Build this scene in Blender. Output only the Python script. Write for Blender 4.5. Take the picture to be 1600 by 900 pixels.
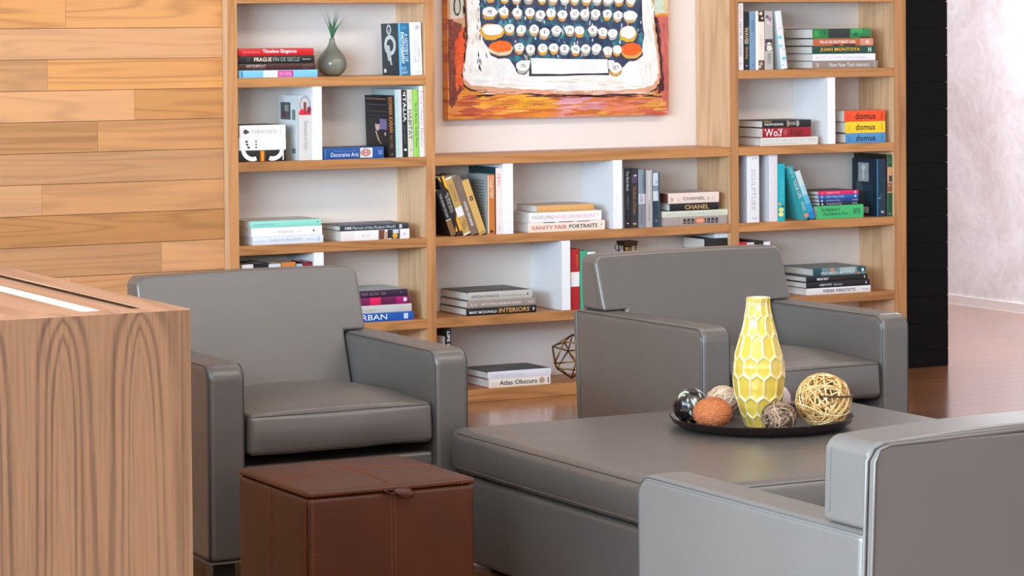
import bpy, bmesh, math, random
from mathutils import Vector, Matrix, noise as mnoise

for o in list(bpy.data.objects):
    bpy.data.objects.remove(o, do_unlink=True)
SC = bpy.context.scene
COL = SC.collection
PI = math.pi

def s2l(c):
    c = c/255.0
    return c/12.92 if c <= 0.04045 else ((c+0.055)/1.055)**2.4
def rgb(c):
    return (s2l(c[0]), s2l(c[1]), s2l(c[2]))

# ------------------------------------------------------------------ camera
cd = bpy.data.cameras.new('camera')
cam = bpy.data.objects.new('camera', cd)
COL.objects.link(cam)
yaw, pitch, roll = 0.487493, 0.029766, -0.0077843
f = Vector((math.sin(yaw), math.cos(yaw), 0)); r = Vector((math.cos(yaw), -math.sin(yaw), 0)); u = Vector((0, 0, 1))
f, u = f*math.cos(pitch)-u*math.sin(pitch), u*math.cos(pitch)+f*math.sin(pitch)
r, u = r*math.cos(roll)+u*math.sin(roll), u*math.cos(roll)-r*math.sin(roll)
cam.matrix_world = Matrix(((r.x, u.x, -f.x, -6.14), (r.y, u.y, -f.y, -10.88664), (r.z, u.z, -f.z, 1.62), (0, 0, 0, 1)))
cd.sensor_width = 36.0
cd.lens = 36.0*4405.23/1600
cd.shift_y = (177.83-450)/1600
cd.clip_end = 100
SC.camera = cam

# ------------------------------------------------------------------ world, lights, exposure
SC.view_settings.view_transform = 'Standard'
SC.view_settings.look = 'None'
SC.view_settings.exposure = 0.0
SC.view_settings.gamma = 1.0
SC.view_settings.use_curve_mapping = False
wd = bpy.data.worlds.new('sky'); SC.world = wd; wd.use_nodes = True
wd.node_tree.nodes['Background'].inputs[0].default_value = (0.72, 0.84, 1.0, 1)
wd.node_tree.nodes['Background'].inputs[1].default_value = 0.12

def area(name, loc, target, sx, sy, power, color):
    l = bpy.data.lights.new(name, 'AREA'); l.shape = 'RECTANGLE'; l.size = sx; l.size_y = sy
    l.energy = power; l.color = color
    o = bpy.data.objects.new(name, l); COL.objects.link(o); o.location = loc
    o.rotation_euler = (Vector(target)-Vector(loc)).to_track_quat('-Z', 'Y').to_euler()
    return o
area('window_daylight', (-8.3, -7.4, 1.9), (0, -6.6, 1.0), 7.4, 2.4, 2000, (0.62, 0.83, 1.0))
area('front_window_daylight', (-3.0, -13.2, 2.2), (-0.5, 0, 1.2), 7.0, 1.2, 125, (1.0, 0.84, 0.70))
area('shelf_track_light', (0.0, -2.6, 2.95), (0.0, 0.2, 1.1), 4.5, 0.5, 75, (1.0, 0.88, 0.76))
area('overhead_fill_light', (-1.4, -5.4, 2.95), (-1.4, -5.2, 0), 3.0, 1.6, 50, (1.0, 0.92, 0.86))  # unseen fill added overhead to brighten the ottoman and seat tops
area('hall_ceiling_light', (2.9, 0.9, 2.92), (3.0, 0.9, 0), 1.2, 4.0, 225, (0.95, 0.95, 1.0))

# ------------------------------------------------------------------ helpers
def link(o, parent=None):
    COL.objects.link(o)
    if parent is not None: o.parent = parent
    return o
def tag(o, label, cat, group=None):
    o['label'] = label; o['category'] = cat
    if group: o['group'] = group
    return o
def struct(o):
    o['kind'] = 'structure'; return o
def thing(name, label, cat, loc=(0, 0, 0), rotz=0, group=None):
    o = bpy.data.objects.new(name, None); COL.objects.link(o)
    o.location = loc; o.rotation_euler = (0, 0, rotz); o.empty_display_size = 0.1
    return tag(o, label, cat, group)

class MB:
    """collects coloured faces and links them as one mesh object"""
    def __init__(s): s.v = []; s.f = []; s.c = []; s.m = []; s.sm = []
    def add(s, vs, fs, col=(1, 1, 1), mi=0, smooth=False):
        b = len(s.v); s.v += [tuple(p) for p in vs]
        for fc in fs:
            s.f.append([b+i for i in fc]); s.c.append(col); s.m.append(mi); s.sm.append(smooth)
    def box(s, x0, x1, y0, y1, z0, z1, col=(1, 1, 1), mi=0):
        vs = [(x, y, z) for z in (z0, z1) for y in (y0, y1) for x in (x0, x1)]
        s.add(vs, [(0, 2, 3, 1), (4, 5, 7, 6), (0, 1, 5, 4), (2, 6, 7, 3), (0, 4, 6, 2), (1, 3, 7, 5)], col, mi)
    def quad(s, a, b, c, d, col=(1, 1, 1), mi=0): s.add([a, b, c, d], [(0, 1, 2, 3)], col, mi)
    def prism(s, pts, axis, a0, a1, col=(1, 1, 1), mi=0, smooth=False):
        """pts: 2d outline, extruded along axis from a0 to a1"""
        n = len(pts)
        def mk(p, a):
            return {'x': (a, p[0], p[1]), 'y': (p[0], a, p[1]), 'z': (p[0], p[1], a)}[axis]
        vs = [mk(p, a0) for p in pts]+[mk(p, a1) for p in pts]
        fs = [tuple(range(n))[::-1], tuple(range(n, 2*n))]+[(i, (i+1) % n, n+(i+1) % n, n+i) for i in range(n)]
        s.add(vs, fs, col, mi, smooth)
    def tube(s, pts, rad, n=6, closed=False, col=(1, 1, 1), mi=0, cap=True):
        pts = [Vector(p) for p in pts]; m = len(pts); vs = []
        up = Vector((0.13, 0.21, 0.97))
        prev = None
        for i, p in enumerate(pts):
            if closed: t = pts[(i+1) % m]-pts[i-1]
            else: t = pts[min(i+1, m-1)]-pts[max(i-1, 0)]
            t = t.normalized() if t.length > 1e-9 else Vector((0, 0, 1))
            if prev is None:
                a = t.cross(up)
                if a.length < 1e-3: a = t.cross(Vector((1, 0, 0)))
                a.normalize()
            else:
                a = prev-t*prev.dot(t)
                a = a.normalized() if a.length > 1e-6 else t.cross(up).normalized()
            prev = a; b = t.cross(a)
            rr = rad(i/(m-1)) if callable(rad) else rad
            for k in range(n):
                an = 2*PI*k/n
                vs.append(p+a*math.cos(an)*rr+b*math.sin(an)*rr)
        fs = []
        for i in range(m if closed else m-1):
            j = (i+1) % m
            for k in range(n):
                fs.append((i*n+k, i*n+(k+1) % n, j*n+(k+1) % n, j*n+k))
        s.add(vs, fs, col, mi, True)
        if not closed and cap:
            b = len(s.v)-m*n
            s.f.append([b+k for k in range(n)][::-1]); s.c.append(col); s.m.append(mi); s.sm.append(False)
            s.f.append([b+(m-1)*n+k for k in range(n)]); s.c.append(col); s.m.append(mi); s.sm.append(False)
    def lathe(s, prof, n=48, col=(1, 1, 1), mi=0, center=(0, 0, 0)):
        vs = []
        for (rr, z) in prof:
            for k in range(n):
                a = 2*PI*k/n; vs.append((center[0]+rr*math.cos(a), center[1]+rr*math.sin(a), center[2]+z))
        fs = []
        for i in range(len(prof)-1):
            for k in range(n):
                fs.append((i*n+k, i*n+(k+1) % n, (i+1)*n+(k+1) % n, (i+1)*n+k))
        s.add(vs, fs, col, mi, True)
    def build(s, name, mats, parent=None, recalc=False):
        me = bpy.data.meshes.new(name)
        me.from_pydata(s.v, [], s.f)
        for m in (mats if isinstance(mats, (list, tuple)) else [mats]): me.materials.append(m)
        me.polygons.foreach_set('material_index', s.m)
        me.polygons.foreach_set('use_smooth', s.sm)
        ca = me.color_attributes.new('Col', 'FLOAT_COLOR', 'CORNER')
        data = []
        for fc, c in zip(s.f, s.c):
            if len(c) == 3: c = (c[0], c[1], c[2], 1)
            for _ in fc: data += c
        ca.data.foreach_set('color', data)
        if recalc:
            bm = bmesh.new(); bm.from_mesh(me); bmesh.ops.remove_doubles(bm, verts=bm.verts, dist=1e-6)
            bmesh.ops.recalc_face_normals(bm, faces=bm.faces); bm.to_mesh(me); bm.free()
        me.update()
        return link(bpy.data.objects.new(name, me), parent)

def bevel(o, w, seg=3, ang=35, wn=True):
    m = o.modifiers.new('bevel', 'BEVEL'); m.width = w; m.segments = seg; m.limit_method = 'ANGLE'; m.angle_limit = math.radians(ang)
    if wn:
        for p in o.data.polygons: p.use_smooth = True
        k = o.modifiers.new('wn', 'WEIGHTED_NORMAL'); k.keep_sharp = False; k.weight = 60
    return o

# ------------------------------------------------------------------ materials
class NT:
    def __init__(s, name):
        s.mat = bpy.data.materials.new(name); s.mat.use_nodes = True
        s.t = s.mat.node_tree; s.b = s.t.nodes['Principled BSDF']
    def n(s, ty, **kw):
        nd = s.t.nodes.new(ty)
        for k, v in kw.items():
            if k in nd.inputs: nd.inputs[k].default_value = v
            else: setattr(nd, k, v)
        return nd
    def l(s, a, ai, b, bi): s.t.links.new(a.outputs[ai], b.inputs[bi])
    def mathn(s, op, a, b=None):
        nd = s.t.nodes.new('ShaderNodeMath'); nd.operation = op
        for i, q in enumerate((a, b)):
            if q is None: continue
            if isinstance(q, (int, float)): nd.inputs[i].default_value = q
            else: s.t.links.new(q, nd.inputs[i])
        return nd.outputs[0]
    def mix(s, fac, a, b, blend='MIX'):
        nd = s.t.nodes.new('ShaderNodeMix'); nd.data_type = 'RGBA'; nd.blend_type = blend
        for i, q in ((0, fac), (6, a), (7, b)):
            if isinstance(q, (int, float)): nd.inputs[i].default_value = q
            elif isinstance(q, tuple): nd.inputs[i].default_value = q if len(q) == 4 else (*q, 1)
            else: s.t.links.new(q, nd.inputs[i])
        return nd.outputs[2]
    def bump(s, h, strength, dist=0.002):
        nd = s.t.nodes.new('ShaderNodeBump'); nd.inputs['Strength'].default_value = strength; nd.inputs['Distance'].default_value = dist
        s.t.links.new(h, nd.inputs['Height']); s.t.links.new(nd.outputs[0], s.b.inputs['Normal']); return nd

def mat_simple(name, c, rough=0.5, metal=0.0, var=0.06, scale=60, bump=0.1):
    N = NT(name)
    tc = N.n('ShaderNodeTexCoord'); no = N.n('ShaderNodeTexNoise', Scale=scale, Detail=3.0); N.l(tc, 'Object', no, 'Vector')
    c = rgb(c)
    col = N.mix(no.outputs[0], tuple(x*(1-var) for x in c), tuple(min(1, x*(1+var)) for x in c))
    N.t.links.new(col, N.b.inputs['Base Color'])
    N.b.inputs['Roughness'].default_value = rough; N.b.inputs['Metallic'].default_value = metal
    if bump: N.bump(no.outputs[0], bump, 0.001)
    return N.mat
def mat_attr(name, rough=0.45, var=0.05, bump=0.05, scale=120, metal=0.0, bdist=0.001):
    N = NT(name)
    at = N.n('ShaderNodeAttribute'); at.attribute_name = 'Col'
    tc = N.n('ShaderNodeTexCoord'); no = N.n('ShaderNodeTexNoise', Scale=scale, Detail=4.0); N.l(tc, 'Object', no, 'Vector')
    g = N.mathn('ADD', N.mathn('MULTIPLY', no.outputs[0], 2*var), 1-var)
    cb = N.n('ShaderNodeVectorMath', operation='SCALE'); N.l(at, 'Color', cb, 0); N.t.links.new(g, cb.inputs['Scale'])
    N.l(cb, 0, N.b, 'Base Color')
    N.b.inputs['Roughness'].default_value = rough; N.b.inputs['Metallic'].default_value = metal
    if bump: N.bump(no.outputs[0], bump, bdist)
    return N.mat
def mat_wood(name, light, dark, axis, cross=5.0, along=0.55, rings=16.0, ringamt=0.55, rough=0.42, tint=0.25, fine=0.35, bump=0.12, fscale=130.0, coat=0.0, pink=0.0):
    """grain = contour lines of a noise stretched along the axis; Col.r is a per-board random"""
    N = NT(name)
    tc = N.n('ShaderNodeTexCoord'); at = N.n('ShaderNodeAttribute'); at.attribute_name = 'Col'
    sep = N.n('ShaderNodeSeparateColor'); N.l(at, 'Color', sep, 0)
    off = N.n('ShaderNodeCombineXYZ')
    N.t.links.new(N.mathn('MULTIPLY', sep.outputs[0], 37.0), off.inputs[0]); N.t.links.new(N.mathn('MULTIPLY', sep.outputs[0], 91.0), off.inputs[1]); N.t.links.new(N.mathn('MULTIPLY', sep.outputs[0], 53.0), off.inputs[2])
    def mapped(al, cr):
        m = N.n('ShaderNodeMapping'); sc = [cr]*3; sc[axis] = al; m.inputs['Scale'].default_value = sc; N.l(tc, 'Object', m, 'Vector')
        ad = N.n('ShaderNodeVectorMath', operation='ADD'); N.l(m, 0, ad, 0); N.l(off, 0, ad, 1); return ad
    m1 = mapped(along, cross)
    n1 = N.n('ShaderNodeTexNoise', Scale=1.0, Detail=2.0, Roughness=0.45, Distortion=0.25); N.l(m1, 0, n1, 'Vector')
    ring = N.mathn('MULTIPLY', N.mathn('ADD', N.mathn('SINE', N.mathn('MULTIPLY', n1.outputs[0], rings*2*PI)), 1.0), 0.5)
    ring = N.mathn('POWER', ring, 2.2)
    m2 = mapped(3.0, fscale)
    n2 = N.n('ShaderNodeTexNoise', Scale=1.0, Detail=4.0, Roughness=0.6); N.l(m2, 0, n2, 'Vector')
    m3 = mapped(0.8, 7.0)
    n3 = N.n('ShaderNodeTexNoise', Scale=1.0, Detail=2.0); N.l(m3, 0, n3, 'Vector')
    fac = N.mathn('ADD', N.mathn('MULTIPLY', ring, ringamt), N.mathn('MULTIPLY', N.mathn('SUBTRACT', n2.outputs[0], 0.5), fine*2))
    fac = N.mathn('ADD', fac, N.mathn('MULTIPLY', N.mathn('SUBTRACT', n3.outputs[0], 0.5), 0.9))
    cl = N.n('ShaderNodeClamp'); N.t.links.new(fac, cl.inputs[0])
    c = N.mix(cl.outputs[0], rgb(light), rgb(dark))
    c = N.mix(N.mathn('MULTIPLY', sep.outputs[2], pink), c, rgb((206, 158, 122)))
    g = N.mathn('ADD', N.mathn('MULTIPLY', sep.outputs[1], tint), 1-tint*0.5)
    sc = N.n('ShaderNodeVectorMath', operation='SCALE'); N.t.links.new(c, sc.inputs[0]); N.t.links.new(g, sc.inputs['Scale'])
    N.l(sc, 0, N.b, 'Base Color'); N.b.inputs['Roughness'].default_value = rough
    N.b.inputs['Coat Weight'].default_value = coat; N.b.inputs['Coat Roughness'].default_value = 0.16
    if bump: N.bump(n2.outputs[0], bump, 0.0006)
    return N.mat
def mat_leather(name, c, rough=0.42, grain=420.0, bump=0.22, var=0.08, crease=0.0):
    N = NT(name)
    tc = N.n('ShaderNodeTexCoord')
    vo = N.n('ShaderNodeTexVoronoi', Scale=grain); vo.feature = 'DISTANCE_TO_EDGE'; N.l(tc, 'Object', vo, 'Vector')
    no = N.n('ShaderNodeTexNoise', Scale=6.0, Detail=4.0); N.l(tc, 'Object', no, 'Vector')
    no2 = N.n('ShaderNodeTexNoise', Scale=4.0, Detail=1.0); N.l(tc, 'Object', no2, 'Vector')
    c = rgb(c)
    N.t.links.new(N.mix(no.outputs[0], tuple(x*(1-var) for x in c), tuple(x*(1+var) for x in c)), N.b.inputs['Base Color'])
    N.b.inputs['Roughness'].default_value = rough
    b1 = N.bump(N.mathn('MULTIPLY', vo.outputs[0], 1.0), bump, 0.0006)
    b2 = N.t.nodes.new('ShaderNodeBump'); b2.inputs['Strength'].default_value = 0.35; b2.inputs['Distance'].default_value = 0.012+crease
    N.l(no2, 0, b2, 'Height'); N.t.links.new(b2.outputs[0], b1.inputs['Normal'])
    return N.mat

def mat_veneer():
    """flat-cut veneer: nested cathedral arches repeated across the sheet"""
    N = NT('brown_veneer'); tc = N.n('ShaderNodeTexCoord'); sep = N.n('ShaderNodeSeparateXYZ'); N.l(tc, 'Object', sep, 0)
    mp = N.n('ShaderNodeMapping'); mp.inputs['Scale'].default_value = (9, 9, 0.7); N.l(tc, 'Object', mp, 'Vector')
    n1 = N.n('ShaderNodeTexNoise', Scale=1.0, Detail=3.0, Roughness=0.5); N.l(mp, 0, n1, 'Vector')
    mp2 = N.n('ShaderNodeMapping'); mp2.inputs['Scale'].default_value = (150, 150, 5); N.l(tc, 'Object', mp2, 'Vector')
    n2 = N.n('ShaderNodeTexNoise', Scale=1.0, Detail=4.0, Roughness=0.65); N.l(mp2, 0, n2, 'Vector')
    mp3 = N.n('ShaderNodeMapping'); mp3.inputs['Scale'].default_value = (2.4, 2.4, 0.5); N.l(tc, 'Object', mp3, 'Vector')
    n3 = N.n('ShaderNodeTexNoise', Scale=1.0, Detail=1.0); N.l(mp3, 0, n3, 'Vector')
    w = N.mathn('MULTIPLY', N.mathn('SUBTRACT', n1.outputs[0], 0.5), 0.034)
    x = N.mathn('ADD', N.mathn('ADD', sep.outputs[0], sep.outputs[1]), N.mathn('ADD', w, VOFF))
    dx = N.mathn('MULTIPLY', N.mathn('SINE', N.mathn('MULTIPLY', N.mathn('PINGPONG', x, 0.0835), PI/2/0.0835)), 0.070)
    ex = N.mathn('MULTIPLY', N.mathn('EXPONENT', N.mathn('DIVIDE', N.mathn('SUBTRACT', sep.outputs[2], 1.02), 0.085)), 0.031)
    tt = N.mathn('MAXIMUM', N.mathn('SUBTRACT', 1.0, N.mathn('DIVIDE', dx, 0.068)), 0.0)
    ex = N.mathn('MULTIPLY', ex, N.mathn('POWER', tt, 0.8))
    fz = N.mathn('MULTIPLY', N.mathn('SUBTRACT', n3.outputs[0], 0.5), 0.03)
    f_ = N.mathn('ADD', N.mathn('ADD', dx, ex), fz)
    ring = N.mathn('POWER', N.mathn('MULTIPLY', N.mathn('ADD', N.mathn('SINE', N.mathn('MULTIPLY', f_, 2*PI/0.0150)), 1.0), 0.5), 2.2)
    ring = N.mathn('MULTIPLY', ring, N.mathn('ADD', N.mathn('MULTIPLY', n3.outputs[0], 0.9), N.mathn('MULTIPLY', n1.outputs[0], 0.7)))
    mr = N.n('ShaderNodeMapRange'); mr.inputs['From Min'].default_value = 0.016; mr.inputs['From Max'].default_value = 0.030; N.t.links.new(f_, mr.inputs['Value'])
    fac = N.mathn('ADD', N.mathn('MULTIPLY', N.mathn('MULTIPLY', ring, mr.outputs[0]), 0.62), N.mathn('MULTIPLY', N.mathn('SUBTRACT', n2.outputs[0], 0.5), 1.1))
    fac = N.mathn('ADD', fac, N.mathn('MULTIPLY', N.mathn('SUBTRACT', n3.outputs[0], 0.35), 0.5))
    cl = N.n('ShaderNodeClamp'); N.t.links.new(fac, cl.inputs[0])
    N.t.links.new(N.mix(cl.outputs[0], rgb((122, 84, 58)), rgb((52, 32, 21))), N.b.inputs['Base Color'])
    N.b.inputs['Roughness'].default_value = 0.42; N.bump(n2.outputs[0], 0.12, 0.0006); return N.mat
VOFF = 0.012

M = {}
M['oak_h'] = mat_wood('oak_horizontal', (184, 126, 72), (126, 78, 38), 0, cross=8, along=0.7, rings=9, ringamt=0.45, fine=0.3)
M['oak_v'] = mat_wood('oak_vertical', (214, 174, 134), (170, 122, 82), 2, cross=8, along=0.6, rings=7, ringamt=0.35, fine=0.35)
M['oak_v_front'] = mat_wood('oak_vertical_edge', (186, 130, 80), (134, 84, 44), 2, cross=8, along=0.6, rings=7, ringamt=0.4, fine=0.35)
M['plank'] = mat_wood('oak_wall_boards', (200, 136, 74), (128, 76, 32), 0, cross=8.0, along=0.6, rings=8, ringamt=0.42, fine=0.25, tint=0.36, rough=0.5, pink=0.5)
M['walnut'] = mat_veneer()
M['walnut_top'] = mat_wood('brown_veneer_top', (168, 122, 96), (118, 78, 58), 1, cross=6, along=0.5, rings=8, ringamt=0.5, fine=0.3, tint=0.1, rough=0.3)
M['floor'] = mat_wood('floor_boards', (146, 92, 52), (84, 46, 22), 0, cross=7, along=0.8, rings=7, ringamt=0.5, fine=0.3, tint=0.35, rough=0.25, bump=0.02, coat=1.0)
M['white'] = mat_simple('white_laminate', (232, 232, 234), 0.45, bump=0.02, var=0.01)
M['backpanel'] = mat_simple('off_white_panel', (228, 217, 210), 0.6, bump=0.15, scale=220, var=0.02)
M['black'] = mat_simple('black_stained_board', (14, 11, 12), 0.8, var=0.2)
M['black'].node_tree.nodes['Principled BSDF'].inputs['Specular IOR Level'].default_value = 0.12
M['leather'] = mat_leather('grey_leather', (95, 88, 83), rough=0.34)
M['leather'].node_tree.nodes['Principled BSDF'].inputs['Specular IOR Level'].default_value = 0.85
M['thread'] = mat_simple('grey_thread', (62, 60, 60), 0.6)
M['welt'] = mat_leather('grey_leather_welt', (98, 90, 85))
M['brown'] = mat_leather('brown_leather', (78, 32, 4), rough=0.46, var=0.3, bump=0.12)
M['brownthread'] = mat_simple('tan_thread', (150, 84, 50), 0.6)
M['darkfoot'] = mat_simple('dark_wood_foot', (26, 22, 20), 0.4)
M['print'] = mat_attr('printed_cover', 0.42, 0.04, 0.03)
M['brass'] = mat_simple('aged_brass', (150, 112, 62), 0.32, 1.0, var=0.3, scale=30)
M['brassdark'] = mat_simple('dark_bronze', (70, 52, 32), 0.4, 0.8, var=0.3, scale=30)
def mat_pages():
    N = NT('page_block'); tc = N.n('ShaderNodeTexCoord'); at = N.n('ShaderNodeAttribute'); at.attribute_name = 'Col'
    m = N.n('ShaderNodeMapping'); m.inputs['Scale'].default_value = (3, 3, 900); N.l(tc, 'Object', m, 'Vector')
    no = N.n('ShaderNodeTexNoise', Scale=1.0, Detail=2.0); N.l(m, 0, no, 'Vector')
    g = N.mathn('ADD', N.mathn('MULTIPLY', no.outputs[0], 0.5), 0.68)
    sc = N.n('ShaderNodeVectorMath', operation='SCALE'); N.l(at, 'Color', sc, 0); N.t.links.new(g, sc.inputs['Scale'])
    N.l(sc, 0, N.b, 'Base Color'); N.b.inputs['Roughness'].default_value = 0.8; N.bump(no.outputs[0], 0.3, 0.0008); return N.mat
M['pages'] = mat_pages()
def mat_plaster():
    N = NT('mottled_plaster'); tc = N.n('ShaderNodeTexCoord')
    a = N.n('ShaderNodeTexNoise', Scale=1.6, Detail=6.0, Roughness=0.65, Distortion=1.2); N.l(tc, 'Object', a, 'Vector')
    b = N.n('ShaderNodeTexNoise', Scale=9.0, Detail=4.0, Distortion=2.0); N.l(tc, 'Object', b, 'Vector')
    fac = N.mathn('ADD', N.mathn('MULTIPLY', a.outputs[0], 0.8), N.mathn('MULTIPLY', b.outputs[0], 0.3))
    cr = N.n('ShaderNodeValToRGB'); N.t.links.new(fac, cr.inputs[0])
    e = cr.color_ramp.elements; e[0].position = 0.36; e[0].color = (*rgb((206, 196, 198)), 1); e[1].position = 0.68; e[1].color = (*rgb((236, 236, 242)), 1)
    N.l(cr, 0, N.b, 'Base Color'); N.b.inputs['Roughness'].default_value = 0.6; N.bump(b.outputs[0], 0.15, 0.003); return N.mat
M['plaster'] = mat_plaster()

# ------------------------------------------------------------------ text outlines
_tc = {}; TA = {}
def text_mesh(s, bold=False):
    k = (s, bold)
    if k in _tc: return _tc[k]
    cu = bpy.data.curves.new('lettering', 'FONT'); cu.body = s; cu.size = 1.0; cu.resolution_u = 2
    cu.offset = 0.014 if bold else 0.0; cu.space_character = 1.02
    o = bpy.data.objects.new('lettering', cu); COL.objects.link(o)
    dg = bpy.context.evaluated_depsgraph_get(); dg.update()
    me = bpy.data.meshes.new_from_object(o.evaluated_get(dg))
    vs = [(v.co.x, v.co.y) for v in me.vertices]; fs = [tuple(p.vertices) for p in me.polygons]
    bpy.data.objects.remove(o, do_unlink=True); bpy.data.curves.remove(cu); bpy.data.meshes.remove(me)
    if vs:
        x0 = min(p[0] for p in vs); x1 = max(p[0] for p in vs); y0 = min(p[1] for p in vs); y1 = max(p[1] for p in vs)
        TA[k] = (x1-x0)/max(1e-6, y1-y0)
        vs = [((x-x0)/max(1e-6, x1-x0), (y-y0)/max(1e-6, y1-y0)) for x, y in vs]
    _tc[k] = (vs, fs); return _tc[k]

# ================================================================== SETTING
rnd = random.Random(5)
def rc(r=rnd): return (r.random(), r.random(), r.random())

# floor boards run along x
mb = MB(); y = -13.0; row = 0
while y < 4.6:
    x = -8.2-rnd.random()*1.5
    while x < 4.2:
        L = 1.1+rnd.random()*0.9
        x1 = min(x+L, 4.2)
        mb.box(max(x, -8.2)+0.0006, x1-0.0006, y+0.0006, y+0.1294, -0.02, 0.0, rc())
        x += L
    y += 0.13; row += 1
struct(mb.build('floor', M['floor']))
mb = MB(); mb.box(-8.2, 4.2, -13, 4.6, 3.0, 3.1); struct(mb.build('ceiling', mat_simple('white_ceiling', (235, 232, 228), 0.8, bump=0)))

# oak board wall left of the shelving, boards 126 mm high with real joints
joints = {0: [-1.96-0.0], }
bz = [3.15-0.1265*k for k in range(26)]
jx = {12: [], 13: [-2.46], 14: [-2.09], 15: [-2.25], 16: [], 17: [-2.49], 18: [], 19: [-1.98], 20: [-2.37], 21: [-2.6], 22: [-2.2]}
mb = MB()
ztop = 1.640+0.1262*12
for k in range(25):
    z1 = ztop-0.1262*k; z0 = z1-0.1262
    if z1 <= 0: break
    z0 = max(z0, 0.0)
    xs = [-1.70]
    js = sorted(jx.get(k, [-1.9-rnd.random()*0.8]), reverse=True)
    for j in js: xs.append(j)
    while xs[-1] > -8.1: xs.append(max(-8.2, xs[-1]-1.0-rnd.random()*0.9))
    for a, b in zip(xs[:-1], xs[1:]):
        mb.box(b+0.0005, a-0.0005, 0.06, 0.10, z0+0.0011, z1-0.0011, rc())
mb.box(-8.2, -1.70, 0.085, 0.13, 0, 3.0, (0.5, 0.1, 0.5))
struct(mb.build('wall_back', M['plank']))
# black board clad column right of the shelving
mb = MB(); k = 0; z = 0.0815-0.1275
while z < 3.0:
    z0 = max(z, 0.0); z1 = min(z+0.1275, 3.0)
    mb.box(1.7385, 1.988, 0.012, 0.40, z0+0.0012, z1-0.0012); z += 0.1275
mb.box(1.742, 1.984, 0.018, 0.39, 0, 3.0)
struct(mb.build('wall_column', M['black']))
# white wall behind the shelving, in the hall beyond and to the sides
mb = MB(); mb.box(-1.75, 1.74, 0.30, 0.42, 0, 3.0); struct(mb.build('wall_niche', M['backpanel']))
mb = MB(); mb.box(3.82, 4.2, -13.0, 4.6, 0, 3.0); struct(mb.build('wall_right', M['plaster']))
mb = MB(); mb.box(3.806, 3.82, -13.0, 4.4, 0.0, 0.055); mb.box(3.803, 3.82, -13.0, 4.4, 0.0, 0.004)
struct(mb.build('baseboard_right', mat_simple('painted_baseboard', (224, 216, 214), 0.5, bump=0)))
mb = MB(); mb.box(-8.2, 4.2, 4.4, 4.6, 0, 3.0); struct(mb.build('wall_hall', M['plaster']))
# window wall to the left: piers, sill and head round a long window band
mb = MB(); mb.box(-8.2, -8.0, -13, 4.6, 0, 0.45); mb.box(-8.2, -8.0, -13, 4.6, 2.85, 3.0)
mb.box(-8.2, -8.0, -1.4, 4.6, 0.45, 2.85); mb.box(-8.2, -8.0, -13, -11.2, 0.45, 2.85)
struct(mb.build('wall_left', M['backpanel']))
mb = MB()
for i in range(6):
    yy = -11.2+i*(9.8/5); mb.box(-8.14, -8.06, yy-0.03, yy+0.03, 0.45, 2.85)
mb.box(-8.14, -8.06, -11.2, -1.4, 0.45, 0.50); mb.box(-8.14, -8.06, -11.2, -1.4, 2.80, 2.85)
struct(mb.build('window_1', M['darkfoot']))
mb = MB(); mb.box(-8.2, 4.2, -13.2, -13.0, 0, 0.5); mb.box(-8.2, 4.2, -13.2, -13.0, 2.85, 3.0); mb.box(2.2, 4.2, -13.2, -13.0, 0.5, 2.85); mb.box(-8.2, -7.0, -13.2, -13.0, 0.5, 2.85)
struct(mb.build('wall_front', M['backpanel']))
mb = MB()
for i in range(5):
    xx = -7.0+i*2.3; mb.box(xx-0.03, xx+0.03, -13.14, -13.06, 0.5, 2.85)
struct(mb.build('window_2', M['darkfoot']))

# ================================================================== SHELVING
SA, SB, SC_, SD, SE, SF, SG, SH_ = -1.699, -1.658, -0.787, -0.745, 0.759, 0.802, 1.672, 1.738
LV = [1.428, 1.077, 0.727, 0.376, 0.055]; TH = 0.040; DP = 0.294; TOP = 2.43
case = thing('bookcase', 'built-in oak shelving unit with white backs and dividers along the rear wall', 'bookcase', (0, 0, 0))
for a, b, nm in ((SA, SB, 'l'), (SC_, SD, 'm'), (SE, SF, 'n'), (SG, SH_, 'r')):
    mb = MB(); c = rc()
    mb.box(a, b, 0.003, DP, 0, TOP, c, 0)
    mb.box(a, b, 0.0, 0.0035, 0, TOP, rc(), 1)
    o = mb.build('side_panel', [M['oak_v'], M['oak_v_front']], case)
def shelf(x0, x1, zt, th=TH, y0=0.0015):
    mb = MB(); mb.box(x0+0.0002, x1-0.0002, y0, DP, zt-th, zt, rc())
    bevel(mb.build('shelf', M['oak_h'], case), 0.0015, 2, wn=False)
for x0, x1 in ((SB, SC_), (SF, SG)):
    for z in LV[:4]: shelf(x0, x1, z)
    shelf(x0, x1, 1.778); shelf(x0, x1, 2.128); shelf(x0, x1, TOP)
    shelf(x0, x1, 0.055, 0.055)
shelf(SD, SE, 1.077, 0.041); shelf(SD, SE, 0.727, 0.039); shelf(SD, SE, 0.376, 0.042); shelf(SD, SE, 0.055, 0.055)
for x0, x1, z1 in ((SB, SC_, TOP), (SD, SE, 1.04), (SF, SG, TOP)):
    mb = MB(); mb.box(x0, x1, DP, 0.30, 0.0, z1); mb.build('back_panel', M['backpanel'], case)
def divider(x0, x1, zb, zt):
    mb = MB(); mb.box(x0, x1, 0.004, DP-0.0005, zb+0.0003, zt-TH-0.0007)
    bevel(mb.build('divider', M['white'], case), 0.001, 2, wn=False)
DIV = [(-1.3156, -1.2744, 1.077, 1.428), (-1.3173, -1.2728, 0.376, 0.727), (-0.4114, -0.3633, 0.727, 1.077), (0.1421, 0.1893, 0.727, 1.077), (-0.1225, -0.0795, 0.377, 0.727), (1.296, 1.3383, 1.077, 1.428)]
for d in DIV: divider(*d)

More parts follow.
